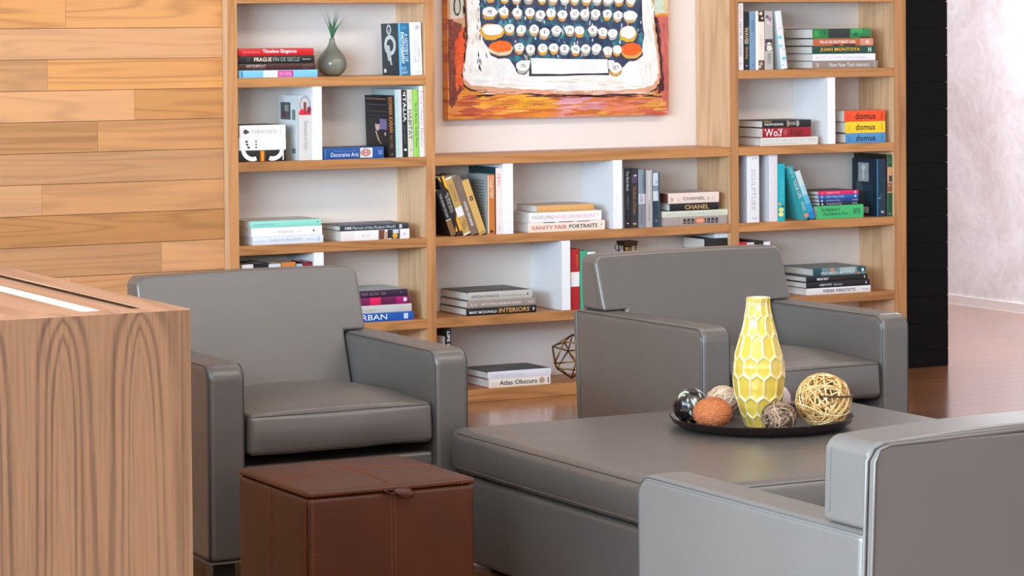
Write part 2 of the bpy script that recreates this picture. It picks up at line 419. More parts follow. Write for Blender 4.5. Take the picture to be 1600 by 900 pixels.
# ================================================================== BOOKS
BOOKS = [
 ('H', -1.6445, 0.02, 1.4283, 0.3581, 0.0308, 0.2, 0, 'four books stacked beside the bud vase', {'c': (118, 185, 222), 'b': (150, 200, 225), 'label': 'light blue book at the bottom of the stack left of the round grey vase', 'deco': [(0.31, 0.49, 0.05, 0.95, (225, 230, 238)), (0.49, 0.69, 0.08, 0.92, (205, 20, 130)), (0.03, 0.05, 0.1, 0.9, (60, 120, 170))], 'text': [('HAVANA', 0.51, 0.67, 0.2, 0.8, (225, 190, 215)), ('o o', 0.35, 0.45, 0.3, 0.7, (170, 180, 195))]}),
 ('H', -1.6442, 0.02, 1.4597, 0.3462, 0.0268, 0.2, 0, 'four books stacked beside the bud vase', {'c': (62, 26, 22), 'b': (40, 20, 18), 'label': 'dark maroon book, second from bottom in the stack left of the round grey vase', 'text': [('HATSHEPSUT', 0.1, 0.35, 0.45, 0.85, (215, 190, 185)), ('FROM QUEEN TO PHARAOH', 0.1, 0.35, 0.15, 0.3, (150, 110, 105)), ('METROPOLITAN', 0.84, 0.97, 0.6, 0.75, (150, 120, 115)), ('MUSEUM', 0.84, 0.93, 0.2, 0.35, (150, 120, 115))]}),
 ('H', -1.6438, 0.02, 1.4872, 0.3433, 0.0327, 0.2, 0, 'four books stacked beside the bud vase', {'c': (14, 14, 14), 'b': (14, 14, 14), 'label': 'black book with cream capitals, directly under the red book left of the grey vase', 'text': [('PRAGUE', 0.2, 0.43, 0.25, 0.78, (235, 205, 185), 1), ('FIN DE SIECLE', 0.45, 0.8, 0.25, 0.78, (150, 165, 160)), ('Flammarion', 0.84, 0.95, 0.42, 0.62, (220, 220, 220)), ('||||', 0.11, 0.15, 0.2, 0.8, (90, 90, 90))]}),
 ('H', -1.6463, 0.02, 1.5205, 0.3432, 0.0295, 0.2, 0, 'four books stacked beside the bud vase', {'c': (200, 14, 24), 'b': (120, 70, 60), 'label': 'red book on top of the stack left of the round grey vase', 'text': [('DAVID EASTON', 0.06, 0.28, 0.36, 0.6, (255, 150, 150)), ('Timeless Elegance', 0.32, 0.77, 0.22, 0.86, (255, 235, 235), 1)]}),
 ('V', -0.9013, 0.02, 1.4283, 0.2228, 0.0519, 0.17, 1.6, 'upright books beside the bud vase shelf end', {'c': (30, 105, 145), 'b': (38, 52, 62), 'label': 'blue upright book with a black and white photo cover, right of the grey vase', 'text': [('PHOTOGRAPHY', 0.17, 0.78, 0.18, 0.48, (240, 245, 250), 1), ('A HISTORY OF', 0.2, 0.74, 0.52, 0.82, (225, 235, 240)), ('EDITOR', 0.84, 0.9, 0.2, 0.6, (200, 220, 230)), ('TASCHEN', 0.92, 0.97, 0.2, 0.7, (220, 230, 240))], 'deco': [(0.0, 1, 0.0, 0.18, (90, 170, 205)), (0.05, 0.12, 0.3, 0.7, (60, 130, 170))], 'side': [('ring', 0.45, 0.12, 0.14, 0.1, (210, 215, 215)), ('ring', 0.5, 0.42, 0.34, 0.2, (215, 218, 218)), ('ring', 0.45, 0.16, 0.06, 0.04, (190, 195, 195)), ('disc', 0.4, 0.5, 0.1, 0.08, (215, 215, 212)), ('quad', 0.45, 0.55, 0.62, 0.8, (205, 208, 208)), ('quad', 0.3, 0.52, 0.42, 0.72, (200, 205, 205)), ('rect', 0.1, 0.24, 0.88, 0.95, (230, 230, 230))]}),
 ('V', -0.848, 0.02, 1.4283, 0.2274, 0.0552, 0.17, 1.6, 'upright books beside the bud vase shelf end', {'c': (232, 230, 236), 'b': (225, 225, 230), 'label': 'thick white upright book with grey letters, just right of the blue photo-cover book', 'text': [('ALCHEMY &', 0.36, 0.76, 0.6, 0.82, (165, 165, 172)), ('MYSTICISM', 0.36, 0.76, 0.28, 0.5, (165, 165, 172)), ('TASCHEN', 0.92, 0.95, 0.3, 0.85, (170, 170, 180))], 'deco': [('disc', 0.1, 0.65, 0.05, 0.2, (190, 185, 195))]}),
 ('H', -1.65, 0.02, 1.0773, 0.2158, 0.0474, 0.22, 0, 'three thick books stacked against the left side panel', {'c': (24, 22, 22), 'b': (20, 20, 20), 'label': 'black book with white curves and an orange centre, under two thick white books', 'deco': [('arc', 0.3, 0.98, 0.24, 1, (240, 238, 235)), ('arc', 0.72, 0.98, -0.24, 1, (240, 238, 235)), (0.44, 0.56, 0.02, 0.98, (120, 60, 20)), (0.47, 0.53, 0.05, 0.95, (240, 140, 20)), ('disc', 0.3, 0.0, 0.0, 0.25, (240, 238, 235)), ('disc', 0.72, 0.0, 0, 0.25, (240, 238, 235)), (0.92, 0.95, 0.1, 0.9, (200, 190, 180))]}),
 ('H', -1.6466, 0.02, 1.1253, 0.2114, 0.0528, 0.22, 0, 'three thick books stacked against the left side panel', {'c': (236, 234, 232), 'b': (210, 208, 205), 'label': 'thick white book with rows of tiny dark figures on its spine, middle of three', 'deco': [('disc', 0.16, 0.7, 0.03, 0.1, (60, 50, 70)), ('disc', 0.17, 0.46, 0.03, 0.1, (110, 40, 70)), ('disc', 0.2, 0.22, 0.03, 0.1, (50, 50, 60)), ('disc', 0.36, 0.7, 0.02, 0.07, (40, 40, 40)), ('disc', 0.36, 0.46, 0.02, 0.07, (40, 40, 40)), ('disc', 0.36, 0.22, 0.02, 0.07, (40, 40, 40)), ('ring', 0.52, 0.65, 0.07, 0.18, (215, 212, 215)), ('ring', 0.52, 0.3, 0.07, 0.18, (215, 212, 215))]}),
 ('H', -1.6445, 0.02, 1.1787, 0.2085, 0.0509, 0.22, 0, 'three thick books stacked against the left side panel', {'c': (234, 230, 232), 'b': (90, 85, 80), 'label': 'white book with pale mauve capitals, lying on the one with tiny dark figures', 'text': [('PIRANESI', 0.27, 0.8, 0.3, 0.64, (178, 160, 168))], 'deco': [('disc', 0.13, 0.48, 0.05, 0.2, (70, 60, 60)), ('disc', 0.18, 0.45, 0.03, 0.1, (50, 45, 45)), (0.88, 0.9, 0.2, 0.8, (200, 195, 200))]}),
 ('V', -1.375, 0.02, 1.0773, 0.273, 0.0588, 0.21, 0.0, 'upright books by the white divider of the second left compartment', {'c': (203, 198, 193), 'b': (222, 226, 226), 'label': 'tall pale grey upright book with a red picture atop its spine, beside a white divider', 'deco': [(0.0, 0.3, 0.04, 0.96, (188, 186, 190)), ('ring', 0.14, 0.5, 0.14, 0.45, (150, 150, 160)), (0.1, 0.24, 0.38, 0.6, (125, 60, 35)), (0.24, 0.3, 0.04, 0.96, (190, 20, 50)), ('disc', 0.22, 0.82, 0.05, 0.16, (120, 20, 50)), ('disc', 0.25, 0.25, 0.04, 0.16, (230, 30, 60))], 'text': [('Elements of Style', 0.4, 0.84, 0.3, 0.7, (150, 148, 150))], 'side': [('rect', 0.1, 0.6, 0.11, 0.38, (82, 84, 84)), ('rect', 0.14, 0.34, 0.25, 0.35, (105, 40, 75)), ('rect', 0.3, 0.5, 0.15, 0.25, (140, 150, 140)), ('rect', 0.68, 0.84, 0.22, 0.38, (120, 130, 128)), ('rect', 0.66, 0.84, 0.82, 0.9, (120, 130, 140))]}),
 ('H', -1.2651, 0.02, 1.0773, 0.285, 0.0476, 0.17, 0, 'books right of the white divider in the second left compartment', {'c': (18, 74, 140), 'b': (15, 55, 110), 'label': 'royal blue book with a white panel lying flat below the dark portrait cover', 'text': [('Decorative Arts', 0.13, 0.58, 0.2, 0.58, (225, 230, 240)), ('THE GRAMMAR OF ORNAMENT', 0.18, 0.55, 0.66, 0.75, (120, 150, 190)), ('TASCHEN', 0.9, 0.97, 0.3, 0.7, (170, 190, 220))], 'deco': [(0.61, 0.81, 0.08, 0.94, (228, 222, 220)), ('disc', 0.7, 0.52, 0.06, 0.3, (190, 120, 110)), ('ring', 0.7, 0.52, 0.085, 0.36, (170, 130, 120)), (0.02, 0.05, 0.05, 0.95, (60, 110, 170))]}),
 ('V', -0.958, 0.02, 1.0773, 0.2653, 0.0338, 0.22, 1.6, 'row of upright books at the right end of the second left compartment', {'c': (16, 12, 12), 'b': (22, 20, 26), 'label': 'black upright book with orange capitals and a dark portrait cover', 'text': [('DONNA KARAN', 0.03, 0.6, 0.25, 0.75, (190, 125, 60), 1), ('NEW YORK', 0.64, 0.85, 0.3, 0.65, (150, 100, 60))], 'deco': [('disc', 0.95, 0.5, 0.01, 0.12, (190, 120, 60))], 'side': [('rect', 0.05, 0.95, 0.04, 0.07, (120, 85, 75)), ('rect', 0.0, 0.98, 0.14, 0.16, (70, 66, 80)), ('rect', 0.0, 0.98, 0.25, 0.27, (66, 62, 76)), ('rect', 0.45, 0.98, 0.38, 0.55, (125, 110, 150)), ('rect', 0.1, 0.95, 0.32, 0.335, (60, 56, 70)), ('disc', 0.55, 0.5, 0.1, 0.075, (222, 180, 160)), ('disc', 0.56, 0.42, 0.12, 0.05, (25, 18, 18)), ('quad', 0.5, 0.56, 0.58, 0.72, (220, 180, 160)), ('quad', 0.62, 0.66, 0.72, 0.78, (225, 180, 150)), ('disc', 0.9, 0.62, 0.04, 0.03, (220, 170, 160))]}),
 ('V', -0.9215, 0.02, 1.0773, 0.2909, 0.0309, 0.23, 0.9, 'row of upright books at the right end of the second left compartment', {'c': (172, 198, 194), 'b': (170, 190, 188), 'label': 'pale teal upright book without clear lettering, second from the left of the row', 'deco': [(0, 1, 0.5, 1, (205, 205, 208))]}),
 ('V', -0.8887, 0.02, 1.0773, 0.2849, 0.023, 0.2, 0.9, 'row of upright books at the right end of the second left compartment', {'c': (18, 22, 30), 'b': (15, 15, 20), 'label': 'black upright book with large white capitals, between the pale teal and beige books', 'text': [('ITALIA', 0.06, 0.47, 0.2, 0.8, (238, 238, 238), 1), ('GREAT LANDSCAPES', 0.52, 0.8, 0.3, 0.55, (120, 130, 140))], 'deco': [('rect2', 0.02, 0.05, 0.4, 0.7, (240, 240, 240)), ('disc', 0.89, 0.5, 0.018, 0.3, (220, 220, 220))]}),
 ('V', -0.8636, 0.02, 1.0773, 0.29, 0.0261, 0.2, 0.9, 'row of upright books at the right end of the second left compartment', {'c': (205, 200, 184), 'b': (200, 195, 180), 'label': 'beige upright book with black spaced capitals, left of the lime green book', 'text': [('HABITAT', 0.3, 0.74, 0.15, 0.75, (60, 58, 52))], 'deco': [('disc', 0.9, 0.5, 0.008, 0.12, (50, 50, 50)), ('ring', 0.16, 0.5, 0.02, 0.25, (150, 146, 130))]}),
 ('V', -0.8355, 0.02, 1.0773, 0.2895, 0.0243, 0.2, 0.9, 'row of upright books at the right end of the second left compartment', {'c': (142, 202, 84), 'b': (130, 190, 80), 'label': 'lime green upright book with dark script lettering near the right side panel', 'text': [('Good Bones,  Great Pieces', 0.2, 0.86, 0.25, 0.75, (45, 85, 30))]}),
 ('V', -0.8091, 0.02, 1.0773, 0.3045, 0.0215, 0.24, 0.5, 'row of upright books at the right end of the second left compartment', {'c': (236, 234, 240), 'b': (200, 205, 215), 'label': 'tallest white upright book with pink lettering, pressed against the right side panel', 'text': [('Tricia', 0.06, 0.26, 0.2, 0.8, (190, 90, 130)), ('Weston', 0.32, 0.56, 0.2, 0.8, (175, 100, 150)), ('Newton', 0.6, 0.86, 0.2, 0.8, (180, 90, 140)), ('|', 0.28, 0.3, 0.2, 0.8, (200, 190, 200))]}),
 ('H', -1.5912, 0.02, 0.7273, 0.3233, 0.0332, 0.22, 0, 'three books stacked at the left of the third left compartment', {'c': (214, 218, 228), 'b': (200, 205, 212), 'label': 'pale grey book at the bottom of the stack topped by the mint green book', 'text': [('Living Life Beautifully', 0.24, 0.7, 0.25, 0.8, (180, 178, 190)), ('CHRISTINA', 0.05, 0.2, 0.35, 0.55, (195, 195, 205)), ('ABRAMS', 0.76, 0.88, 0.4, 0.6, (190, 190, 205))], 'deco': [(0.92, 0.95, 0.2, 0.8, (170, 195, 215))]}),
 ('H', -1.5949, 0.02, 0.7611, 0.3219, 0.0374, 0.22, 0, 'three books stacked at the left of the third left compartment', {'c': (238, 236, 238), 'b': (215, 215, 220), 'label': 'white book directly under the mint green book', 'text': [('KINFOLK', 0.38, 0.6, 0.36, 0.64, (175, 170, 165)), ('THE', 0.29, 0.34, 0.42, 0.55, (190, 188, 185)), ('HOME', 0.64, 0.71, 0.42, 0.55, (190, 188, 185))], 'deco': [('disc', 0.88, 0.5, 0.012, 0.12, (30, 30, 30))]}),
 ('H', -1.5993, 0.02, 0.7991, 0.3224, 0.0278, 0.22, 0, 'three books stacked at the left of the third left compartment', {'c': (142, 212, 196), 'b': (205, 196, 190), 'label': 'mint green book on top of the left stack on the third shelf', 'text': [('MONOCLE GUIDE', 0.05, 0.33, 0.35, 0.6, (95, 165, 150))], 'deco': [('disc', 0.95, 0.6, 0.008, 0.12, (40, 90, 90))]}),
 ('H', -1.1871, 0.02, 0.7273, 0.3246, 0.0419, 0.2, 0, 'two books stacked at the right of the third left compartment', {'c': (232, 228, 226), 'b': (210, 206, 202), 'label': 'thick white book with brown and yellow pictures, under the slate grey book', 'deco': [(0.0, 0.2, 0.02, 0.98, (226, 216, 212)), (0.55, 0.64, 0.02, 0.98, (110, 62, 40)), (0.63, 0.7, 0.02, 0.8, (190, 150, 130)), (0.68, 0.76, 0.1, 0.98, (30, 34, 40)), (0.74, 0.86, 0.02, 0.98, (60, 66, 74)), ('disc', 0.79, 0.35, 0.035, 0.3, (240, 170, 40)), (0.76, 0.84, 0.6, 0.95, (200, 210, 220)), ('disc', 0.93, 0.5, 0.012, 0.12, (170, 170, 170))], 'text': [('A  H', 0.3, 0.42, 0.3, 0.7, (200, 195, 190))]}),
 ('H', -1.1881, 0.02, 0.7698, 0.3227, 0.0234, 0.2, 0, 'two books stacked at the right of the third left compartment', {'c': (44, 52, 62), 'b': (58, 66, 76), 'label': 'slate grey book with white lettering lying on the thick white book, third left compartment', 'text': [('100', 0.07, 0.16, 0.25, 0.75, (245, 245, 245), 1), ('Marvels of the Modern World', 0.18, 0.8, 0.2, 0.78, (200, 208, 215))], 'deco': [(0.86, 0.9, 0.15, 0.85, (190, 195, 200))], 'top': [(0.1, 0.25, 0.2, 0.5, (95, 102, 110)), (0.35, 0.55, 0.5, 0.8, (120, 126, 132)), (0.6, 0.8, 0.2, 0.45, (100, 108, 116)), (0.2, 0.4, 0.6, 0.9, (110, 116, 122)), (0.7, 0.92, 0.55, 0.85, (104, 112, 120))]}),
 ('H', -1.1788, 0.02, 0.3763, 0.3328, 0.0365, 0.25, 0, 'four books stacked behind the left armchair', {'c': (14, 84, 172), 'b': (10, 60, 130), 'label': 'bright blue book with white capitals, lowest of the stack beside the left armchair back', 'text': [('URBAN', 0.16, 0.62, 0.2, 0.85, (235, 240, 245))], 'deco': [(0.86, 0.92, 0.18, 0.82, (200, 215, 235))]}),
 ('H', -1.1725, 0.02, 0.4134, 0.3176, 0.0332, 0.25, 0, 'four books stacked behind the left armchair', {'c': (196, 194, 192), 'b': (190, 188, 186), 'label': 'light grey book directly on the bright blue book beside the left armchair back', 'text': [('NEW CLASSICISTS', 0.2, 0.47, 0.3, 0.45, (140, 135, 130)), ('PUBLISHER', 0.82, 0.93, 0.55, 0.75, (215, 205, 200))]}),
 ('H', -1.1781, 0.02, 0.4473, 0.3144, 0.033, 0.25, 0, 'four books stacked behind the left armchair', {'c': (120, 14, 82), 'b': (60, 10, 40), 'label': 'magenta book with a white dot, second from the top beside the left armchair back', 'deco': [(0.0, 0.2, 0.05, 0.95, (70, 10, 45)), (0.4, 0.56, 0.05, 0.95, (225, 20, 90)), (0.56, 0.78, 0.05, 0.95, (96, 16, 66)), (0.8, 0.94, 0.05, 0.95, (165, 10, 110)), ('disc', 0.93, 0.55, 0.028, 0.27, (232, 228, 235))]}),
 ('H', -1.1837, 0.02, 0.4808, 0.3102, 0.0294, 0.25, 0, 'four books stacked behind the left armchair', {'c': (44, 24, 54), 'b': (176, 184, 190), 'label': 'dark purple book on top of the stack beside the left armchair back', 'text': [('CASA ALTA', 0.26, 0.56, 0.3, 0.72, (150, 110, 125)), ('OH', 0.6, 0.66, 0.3, 0.72, (170, 130, 130))], 'deco': [('disc', 0.9, 0.55, 0.014, 0.18, (90, 70, 95))]}),
 ('V', -1.6393, 0.02, 0.3763, 0.2718, 0.0512, 0.16, 0.0, 'upright books peeking over the left armchair back', {'c': (214, 210, 208), 'b': (214, 210, 208), 'label': 'off-white upright book at far left, its top just over the left armchair back'}),
 ('V', -1.5845, 0.02, 0.3763, 0.2746, 0.063, 0.2, 0.0, 'upright books peeking over the left armchair back', {'c': (18, 18, 20), 'b': (18, 18, 20), 'label': 'black upright book, its top just showing over the left armchair back'}),
 ('V', -1.5178, 0.02, 0.3763, 0.2689, 0.0546, 0.14, 0.0, 'upright books peeking over the left armchair back', {'c': (200, 206, 208), 'b': (200, 206, 208), 'label': 'pale grey upright book between the black and orange ones over the left armchair back'}),
 ('V', -1.4595, 0.02, 0.3763, 0.273, 0.0636, 0.13, 0.0, 'upright books peeking over the left armchair back', {'c': (208, 120, 55), 'b': (190, 120, 60), 'label': 'orange upright book, its top just showing over the left armchair back'}),
 ('V', -1.3921, 0.02, 0.3763, 0.2645, 0.0286, 0.2, 0.0, 'upright books peeking over the left armchair back', {'c': (150, 185, 190), 'b': (40, 60, 66), 'label': 'thin pale teal upright book over the left armchair back, left of the maroon one'}),
 ('V', -1.3597, 0.02, 0.3763, 0.2711, 0.0418, 0.13, 0.0, 'upright books peeking over the left armchair back', {'c': (120, 20, 45), 'b': (110, 18, 40), 'label': 'maroon upright book against the white divider over the left armchair back'}),
 ('V', -0.661, 0.02, 0.7273, 0.2098, 0.0251, 0.18, 20.0, 'books leaning left in the centre row', {'c': (20, 16, 15), 'b': (16, 13, 12), 'label': 'black leaning book with a brown foot, leftmost of the five leaning left', 'deco': [(0.66, 1, 0, 1, (130, 92, 52)), (0.645, 0.66, 0, 1, (220, 215, 210))], 'text': [('THE DARK ROOM', 0.08, 0.6, 0.3, 0.7, (190, 190, 190))]}),
 ('V', -0.633, 0.02, 0.7273, 0.2706, 0.0313, 0.18, 20.0, 'books leaning left in the centre row', {'c': (34, 26, 20), 'b': (22, 18, 16), 'label': 'black and amber leaning book, second from the left post of the centre unit', 'deco': [('tri', 0.0, 0.26, 0, 1, (238, 168, 30)), ('tri2', 0.66, 0.95, 0, 1, (235, 165, 35))], 'text': [('The Black Rose', 0.28, 0.6, 0.5, 0.8, (215, 210, 200)), ('Beauty Book', 0.32, 0.62, 0.15, 0.45, (200, 190, 180))]}),
 ('V', -0.5984, 0.02, 0.7273, 0.2669, 0.034, 0.18, 20.0, 'books leaning left in the centre row', {'c': (188, 148, 84), 'b': (180, 140, 80), 'label': 'tan leaning book with a white label band across its spine', 'text': [('THE WORLDS', 0.12, 0.42, 0.55, 0.75, (90, 66, 40)), ('PRACTICE', 0.12, 0.42, 0.22, 0.45, (90, 66, 40)), ('PEAK', 0.74, 0.88, 0.55, 0.75, (90, 66, 40)), ('PEAK', 0.78, 0.92, 0.22, 0.42, (90, 66, 40))], 'deco': [(0.52, 0.68, 0, 1, (226, 222, 222)), (0.0, 0.03, 0, 1, (225, 215, 200)), (0.97, 1, 0, 1, (225, 215, 200))]}),
 ('V', -0.5609, 0.02, 0.7273, 0.2708, 0.0356, 0.18, 20.0, 'books leaning left in the centre row', {'c': (120, 98, 84), 'b': (110, 92, 80), 'label': 'taupe brown leaning book with a white subtitle, between the two tan ones', 'text': [('HUNDRED YEARS BEHIND', 0.44, 0.86, 0.35, 0.65, (232, 226, 222), 1), ('NOTES', 0.1, 0.25, 0.4, 0.7, (150, 128, 112))]}),
 ('V', -0.5217, 0.02, 0.7273, 0.2507, 0.034, 0.18, 20.0, 'books leaning left in the centre row', {'c': (206, 164, 92), 'b': (180, 140, 80), 'label': 'golden tan leaning book with a small black stamp, rightmost of the leaning ones', 'deco': [(0.3, 0.38, 0.3, 0.75, (45, 34, 26)), (0.96, 0.98, 0.1, 0.9, (150, 112, 60)), (0.32, 0.36, 0.45, 0.6, (206, 164, 92))]}),
 ('V', -0.4808, 0.02, 0.7273, 0.2621, 0.0348, 0.19, 0.0, 'upright books left of the first white divider of the centre row', {'c': (196, 112, 42), 'b': (160, 168, 166), 'label': 'orange brown upright book with white capitals, right of the five leaning books', 'text': [('COLLECTORY', 0.03, 0.4, 0.28, 0.78, (240, 225, 205), 1)], 'deco': [(0.02, 0.98, 0, 0.14, (230, 205, 180)), (0.93, 0.97, 0.25, 0.75, (60, 40, 25))], 'side': [('rect', 0.15, 0.85, 0.1, 0.115, (110, 118, 118)), ('rect', 0.15, 0.85, 0.15000000000000002, 0.165, (110, 118, 118)), ('rect', 0.15, 0.85, 0.2, 0.21500000000000002, (110, 118, 118)), ('rect', 0.15, 0.85, 0.25, 0.265, (110, 118, 118)), ('rect', 0.15, 0.85, 0.30000000000000004, 0.315, (110, 118, 118)), ('rect', 0.15, 0.85, 0.35, 0.365, (110, 118, 118)), ('rect', 0.15, 0.85, 0.4, 0.41500000000000004, (110, 118, 118)), ('rect', 0.15, 0.85, 0.45000000000000007, 0.465, (110, 118, 118)), ('rect', 0.15, 0.85, 0.5, 0.515, (110, 118, 118)), ('rect', 0.15, 0.85, 0.55, 0.5650000000000001, (110, 118, 118)), ('rect', 0.15, 0.85, 0.6, 0.615, (110, 118, 118)), ('rect', 0.15, 0.85, 0.65, 0.665, (110, 118, 118)), ('rect', 0.15, 0.85, 0.7000000000000001, 0.7150000000000001, (110, 118, 118)), ('rect', 0.15, 0.85, 0.75, 0.765, (110, 118, 118))]}),
 ('V', -0.4402, 0.02, 0.7273, 0.2902, 0.0282, 0.26, 0.0, 'upright books left of the first white divider of the centre row', {'c': (232, 212, 206), 'b': (28, 62, 72), 'label': 'tall pale pink upright book touching the first white divider of the centre row', 'deco': [('disc', 0.1, 0.5, 0.012, 0.2, (205, 120, 120)), ('disc', 0.15, 0.5, 0.016, 0.3, (215, 140, 140)), ('disc', 0.2, 0.5, 0.01, 0.2, (205, 120, 120)), ('disc', 0.91, 0.5, 0.008, 0.15, (205, 120, 120))], 'text': [('ROSE', 0.22, 0.27, 0.3, 0.7, (205, 130, 130)), ('ABC', 0.94, 0.96, 0.3, 0.7, (200, 150, 150))]}),
 ('H', -0.2826, 0.02, 0.7273, 0.3892, 0.0425, 0.2, 0, 'three books stacked between the white dividers', {'c': (232, 216, 202), 'b': (205, 190, 178), 'label': 'cream book with red and black capitals, lowest between the two white dividers', 'text': [('VANITY FAIR', 0.04, 0.5, 0.25, 0.66, (205, 95, 80), 1), ('PORTRAITS', 0.53, 0.9, 0.27, 0.68, (55, 45, 40), 1)], 'deco': [('disc', 0.95, 0.55, 0.006, 0.08, (120, 80, 70)), (0.2, 0.35, 0.93, 1.0, (60, 50, 50)), (0.4, 0.58, 0.93, 1.0, (150, 30, 50)), (0.64, 0.8, 0.93, 1.0, (150, 30, 50))]}),
 ('H', -0.2774, 0.02, 0.7704, 0.3666, 0.0431, 0.2, 0, 'three books stacked between the white dividers', {'c': (236, 232, 232), 'b': (222, 214, 210), 'label': 'white book with grey and pink capitals, middle of the stack between white dividers', 'text': [('VOGUE LIVING', 0.03, 0.33, 0.35, 0.7, (155, 150, 155)), ('HOUSES GARDENS PEOPLE', 0.35, 0.9, 0.35, 0.7, (225, 165, 180))], 'deco': [('ring', 0.95, 0.6, 0.015, 0.15, (200, 195, 195))]}),
 ('H', -0.2351, 0.02, 0.8141, 0.2859, 0.0299, 0.2, 0, 'three books stacked between the white dividers', {'c': (214, 160, 92), 'b': (180, 165, 155), 'label': 'tan brown book on top of the stack between the two white dividers', 'text': [('DICTIONARY OF BOTANICAL', 0.1, 0.85, 0.3, 0.65, (230, 185, 135))]}),
 ('V', 0.2084, 0.02, 0.7273, 0.2694, 0.0324, 0.2, 0.0, 'five dark and grey upright books right of the second white divider', {'c': (18, 18, 20), 'b': (200, 205, 210), 'label': 'black upright book touching the second white divider of the centre row', 'text': [('The Black Book', 0.05, 0.38, 0.3, 0.7, (195, 198, 200)), ('SECRETS OF', 0.46, 0.68, 0.35, 0.65, (120, 122, 128))], 'deco': [('disc', 0.92, 0.5, 0.01, 0.15, (200, 200, 200))]}),
 ('V', 0.2429, 0.02, 0.7273, 0.267, 0.0362, 0.2, 0.0, 'five dark and grey upright books right of the second white divider', {'c': (44, 36, 44), 'b': (30, 25, 30), 'label': 'dark plum upright book with gold script, second right of the second white divider', 'text': [('The Book of Flowers', 0.3, 0.78, 0.3, 0.7, (165, 125, 70))], 'deco': [('disc', 0.12, 0.6, 0.015, 0.25, (200, 190, 195)), ('disc', 0.93, 0.5, 0.018, 0.25, (185, 150, 100)), (0.14, 0.24, 0.1, 0.9, (78, 58, 86))]}),
 ('V', 0.2815, 0.02, 0.7273, 0.2615, 0.0366, 0.2, 0.0, 'five dark and grey upright books right of the second white divider', {'c': (124, 140, 150), 'b': (90, 100, 110), 'label': 'blue grey upright book with a silver band, middle of five dark spines', 'deco': [(0.42, 0.6, 0, 1, (188, 190, 196)), (0.6, 0.61, 0, 1, (50, 55, 60)), (0.61, 1, 0, 1, (128, 130, 138)), (0, 0.42, 0.75, 1, (70, 84, 94))], 'text': [('SILVER', 0.46, 0.56, 0.25, 0.6, (110, 115, 125)), ('SHADOWS', 0.1, 0.36, 0.5, 0.75, (90, 105, 115)), ('CITIES AT NIGHT', 0.65, 0.95, 0.25, 0.6, (80, 84, 92))]}),
 ('V', 0.3206, 0.02, 0.7273, 0.2574, 0.034, 0.2, 0.0, 'five dark and grey upright books right of the second white divider', {'c': (178, 170, 168), 'b': (150, 144, 142), 'label': 'greige upright book with white lettering, fourth right of the second white divider', 'text': [('Matthew Rolston', 0.03, 0.52, 0.3, 0.75, (225, 222, 222)), ('INTERIOR PLACES', 0.6, 0.88, 0.35, 0.55, (120, 114, 112))]}),
 ('V', 0.3577, 0.02, 0.7273, 0.2448, 0.0355, 0.2, 0.0, 'five dark and grey upright books right of the second white divider', {'c': (34, 54, 72), 'b': (24, 38, 50), 'label': 'navy and white upright book, shortest and rightmost of the five beside the flat stack', 'deco': [(0.0, 0.24, 0, 1, (192, 202, 214)), (0.24, 0.34, 0, 1, (120, 136, 148)), (0.34, 0.52, 0, 1, (196, 204, 212)), (0.0, 1, 0.75, 1, (60, 78, 92))], 'text': [('SEA', 0.15, 0.2, 0.3, 0.7, (90, 110, 130)), ('ABC', 0.86, 0.92, 0.3, 0.6, (150, 160, 170))]}),
 ('H', 0.4095, 0.02, 0.7273, 0.3418, 0.0387, 0.22, 0, 'four books stacked at the right end of the centre row', {'c': (162, 148, 144), 'b': (140, 130, 126), 'label': 'taupe book with a dark braided pattern and a copper centre on its spine', 'deco': [(0.31, 0.355, 0.18, 0.8, (58, 50, 50)), (0.372, 0.417, 0.18, 0.8, (58, 50, 50)), (0.434, 0.479, 0.18, 0.8, (58, 50, 50)), (0.496, 0.5409999999999999, 0.18, 0.8, (58, 50, 50)), (0.62, 0.665, 0.18, 0.8, (58, 50, 50)), (0.6819999999999999, 0.727, 0.18, 0.8, (58, 50, 50)), (0.744, 0.7889999999999999, 0.18, 0.8, (58, 50, 50)), (0.806, 0.851, 0.18, 0.8, (58, 50, 50)), (0.32, 0.345, 0.35, 0.45, (160, 150, 146)), (0.382, 0.407, 0.35, 0.45, (160, 150, 146)), (0.444, 0.469, 0.35, 0.45, (160, 150, 146)), (0.506, 0.5309999999999999, 0.35, 0.45, (160, 150, 146)), (0.63, 0.655, 0.35, 0.45, (160, 150, 146)), (0.692, 0.717, 0.35, 0.45, (160, 150, 146)), (0.754, 0.7789999999999999, 0.35, 0.45, (160, 150, 146)), (0.8160000000000001, 0.841, 0.35, 0.45, (160, 150, 146)), (0.5, 0.64, 0.2, 0.9, (198, 122, 84)), (0.52, 0.62, 0.35, 0.7, (225, 155, 120))]}),
 ('H', 0.4047, 0.02, 0.7666, 0.3492, 0.0272, 0.22, 0, 'four books stacked at the right end of the centre row', {'c': (206, 208, 192), 'b': (190, 190, 176), 'label': 'pale greenish cream book lying on the taupe one with the braided pattern', 'text': [('JEWELS OF A BEAUTIFUL COUNTRY', 0.06, 0.92, 0.25, 0.7, (178, 182, 164))]}),
 ('H', 0.446, 0.02, 0.7944, 0.2578, 0.0336, 0.2, 0, 'four books stacked at the right end of the centre row', {'c': (16, 13, 12), 'b': (14, 12, 12), 'label': 'black book with gold capitals, directly under the cream one with thin black capitals', 'text': [('CHANEL', 0.3, 0.8, 0.18, 0.78, (205, 160, 100), 1)]}),
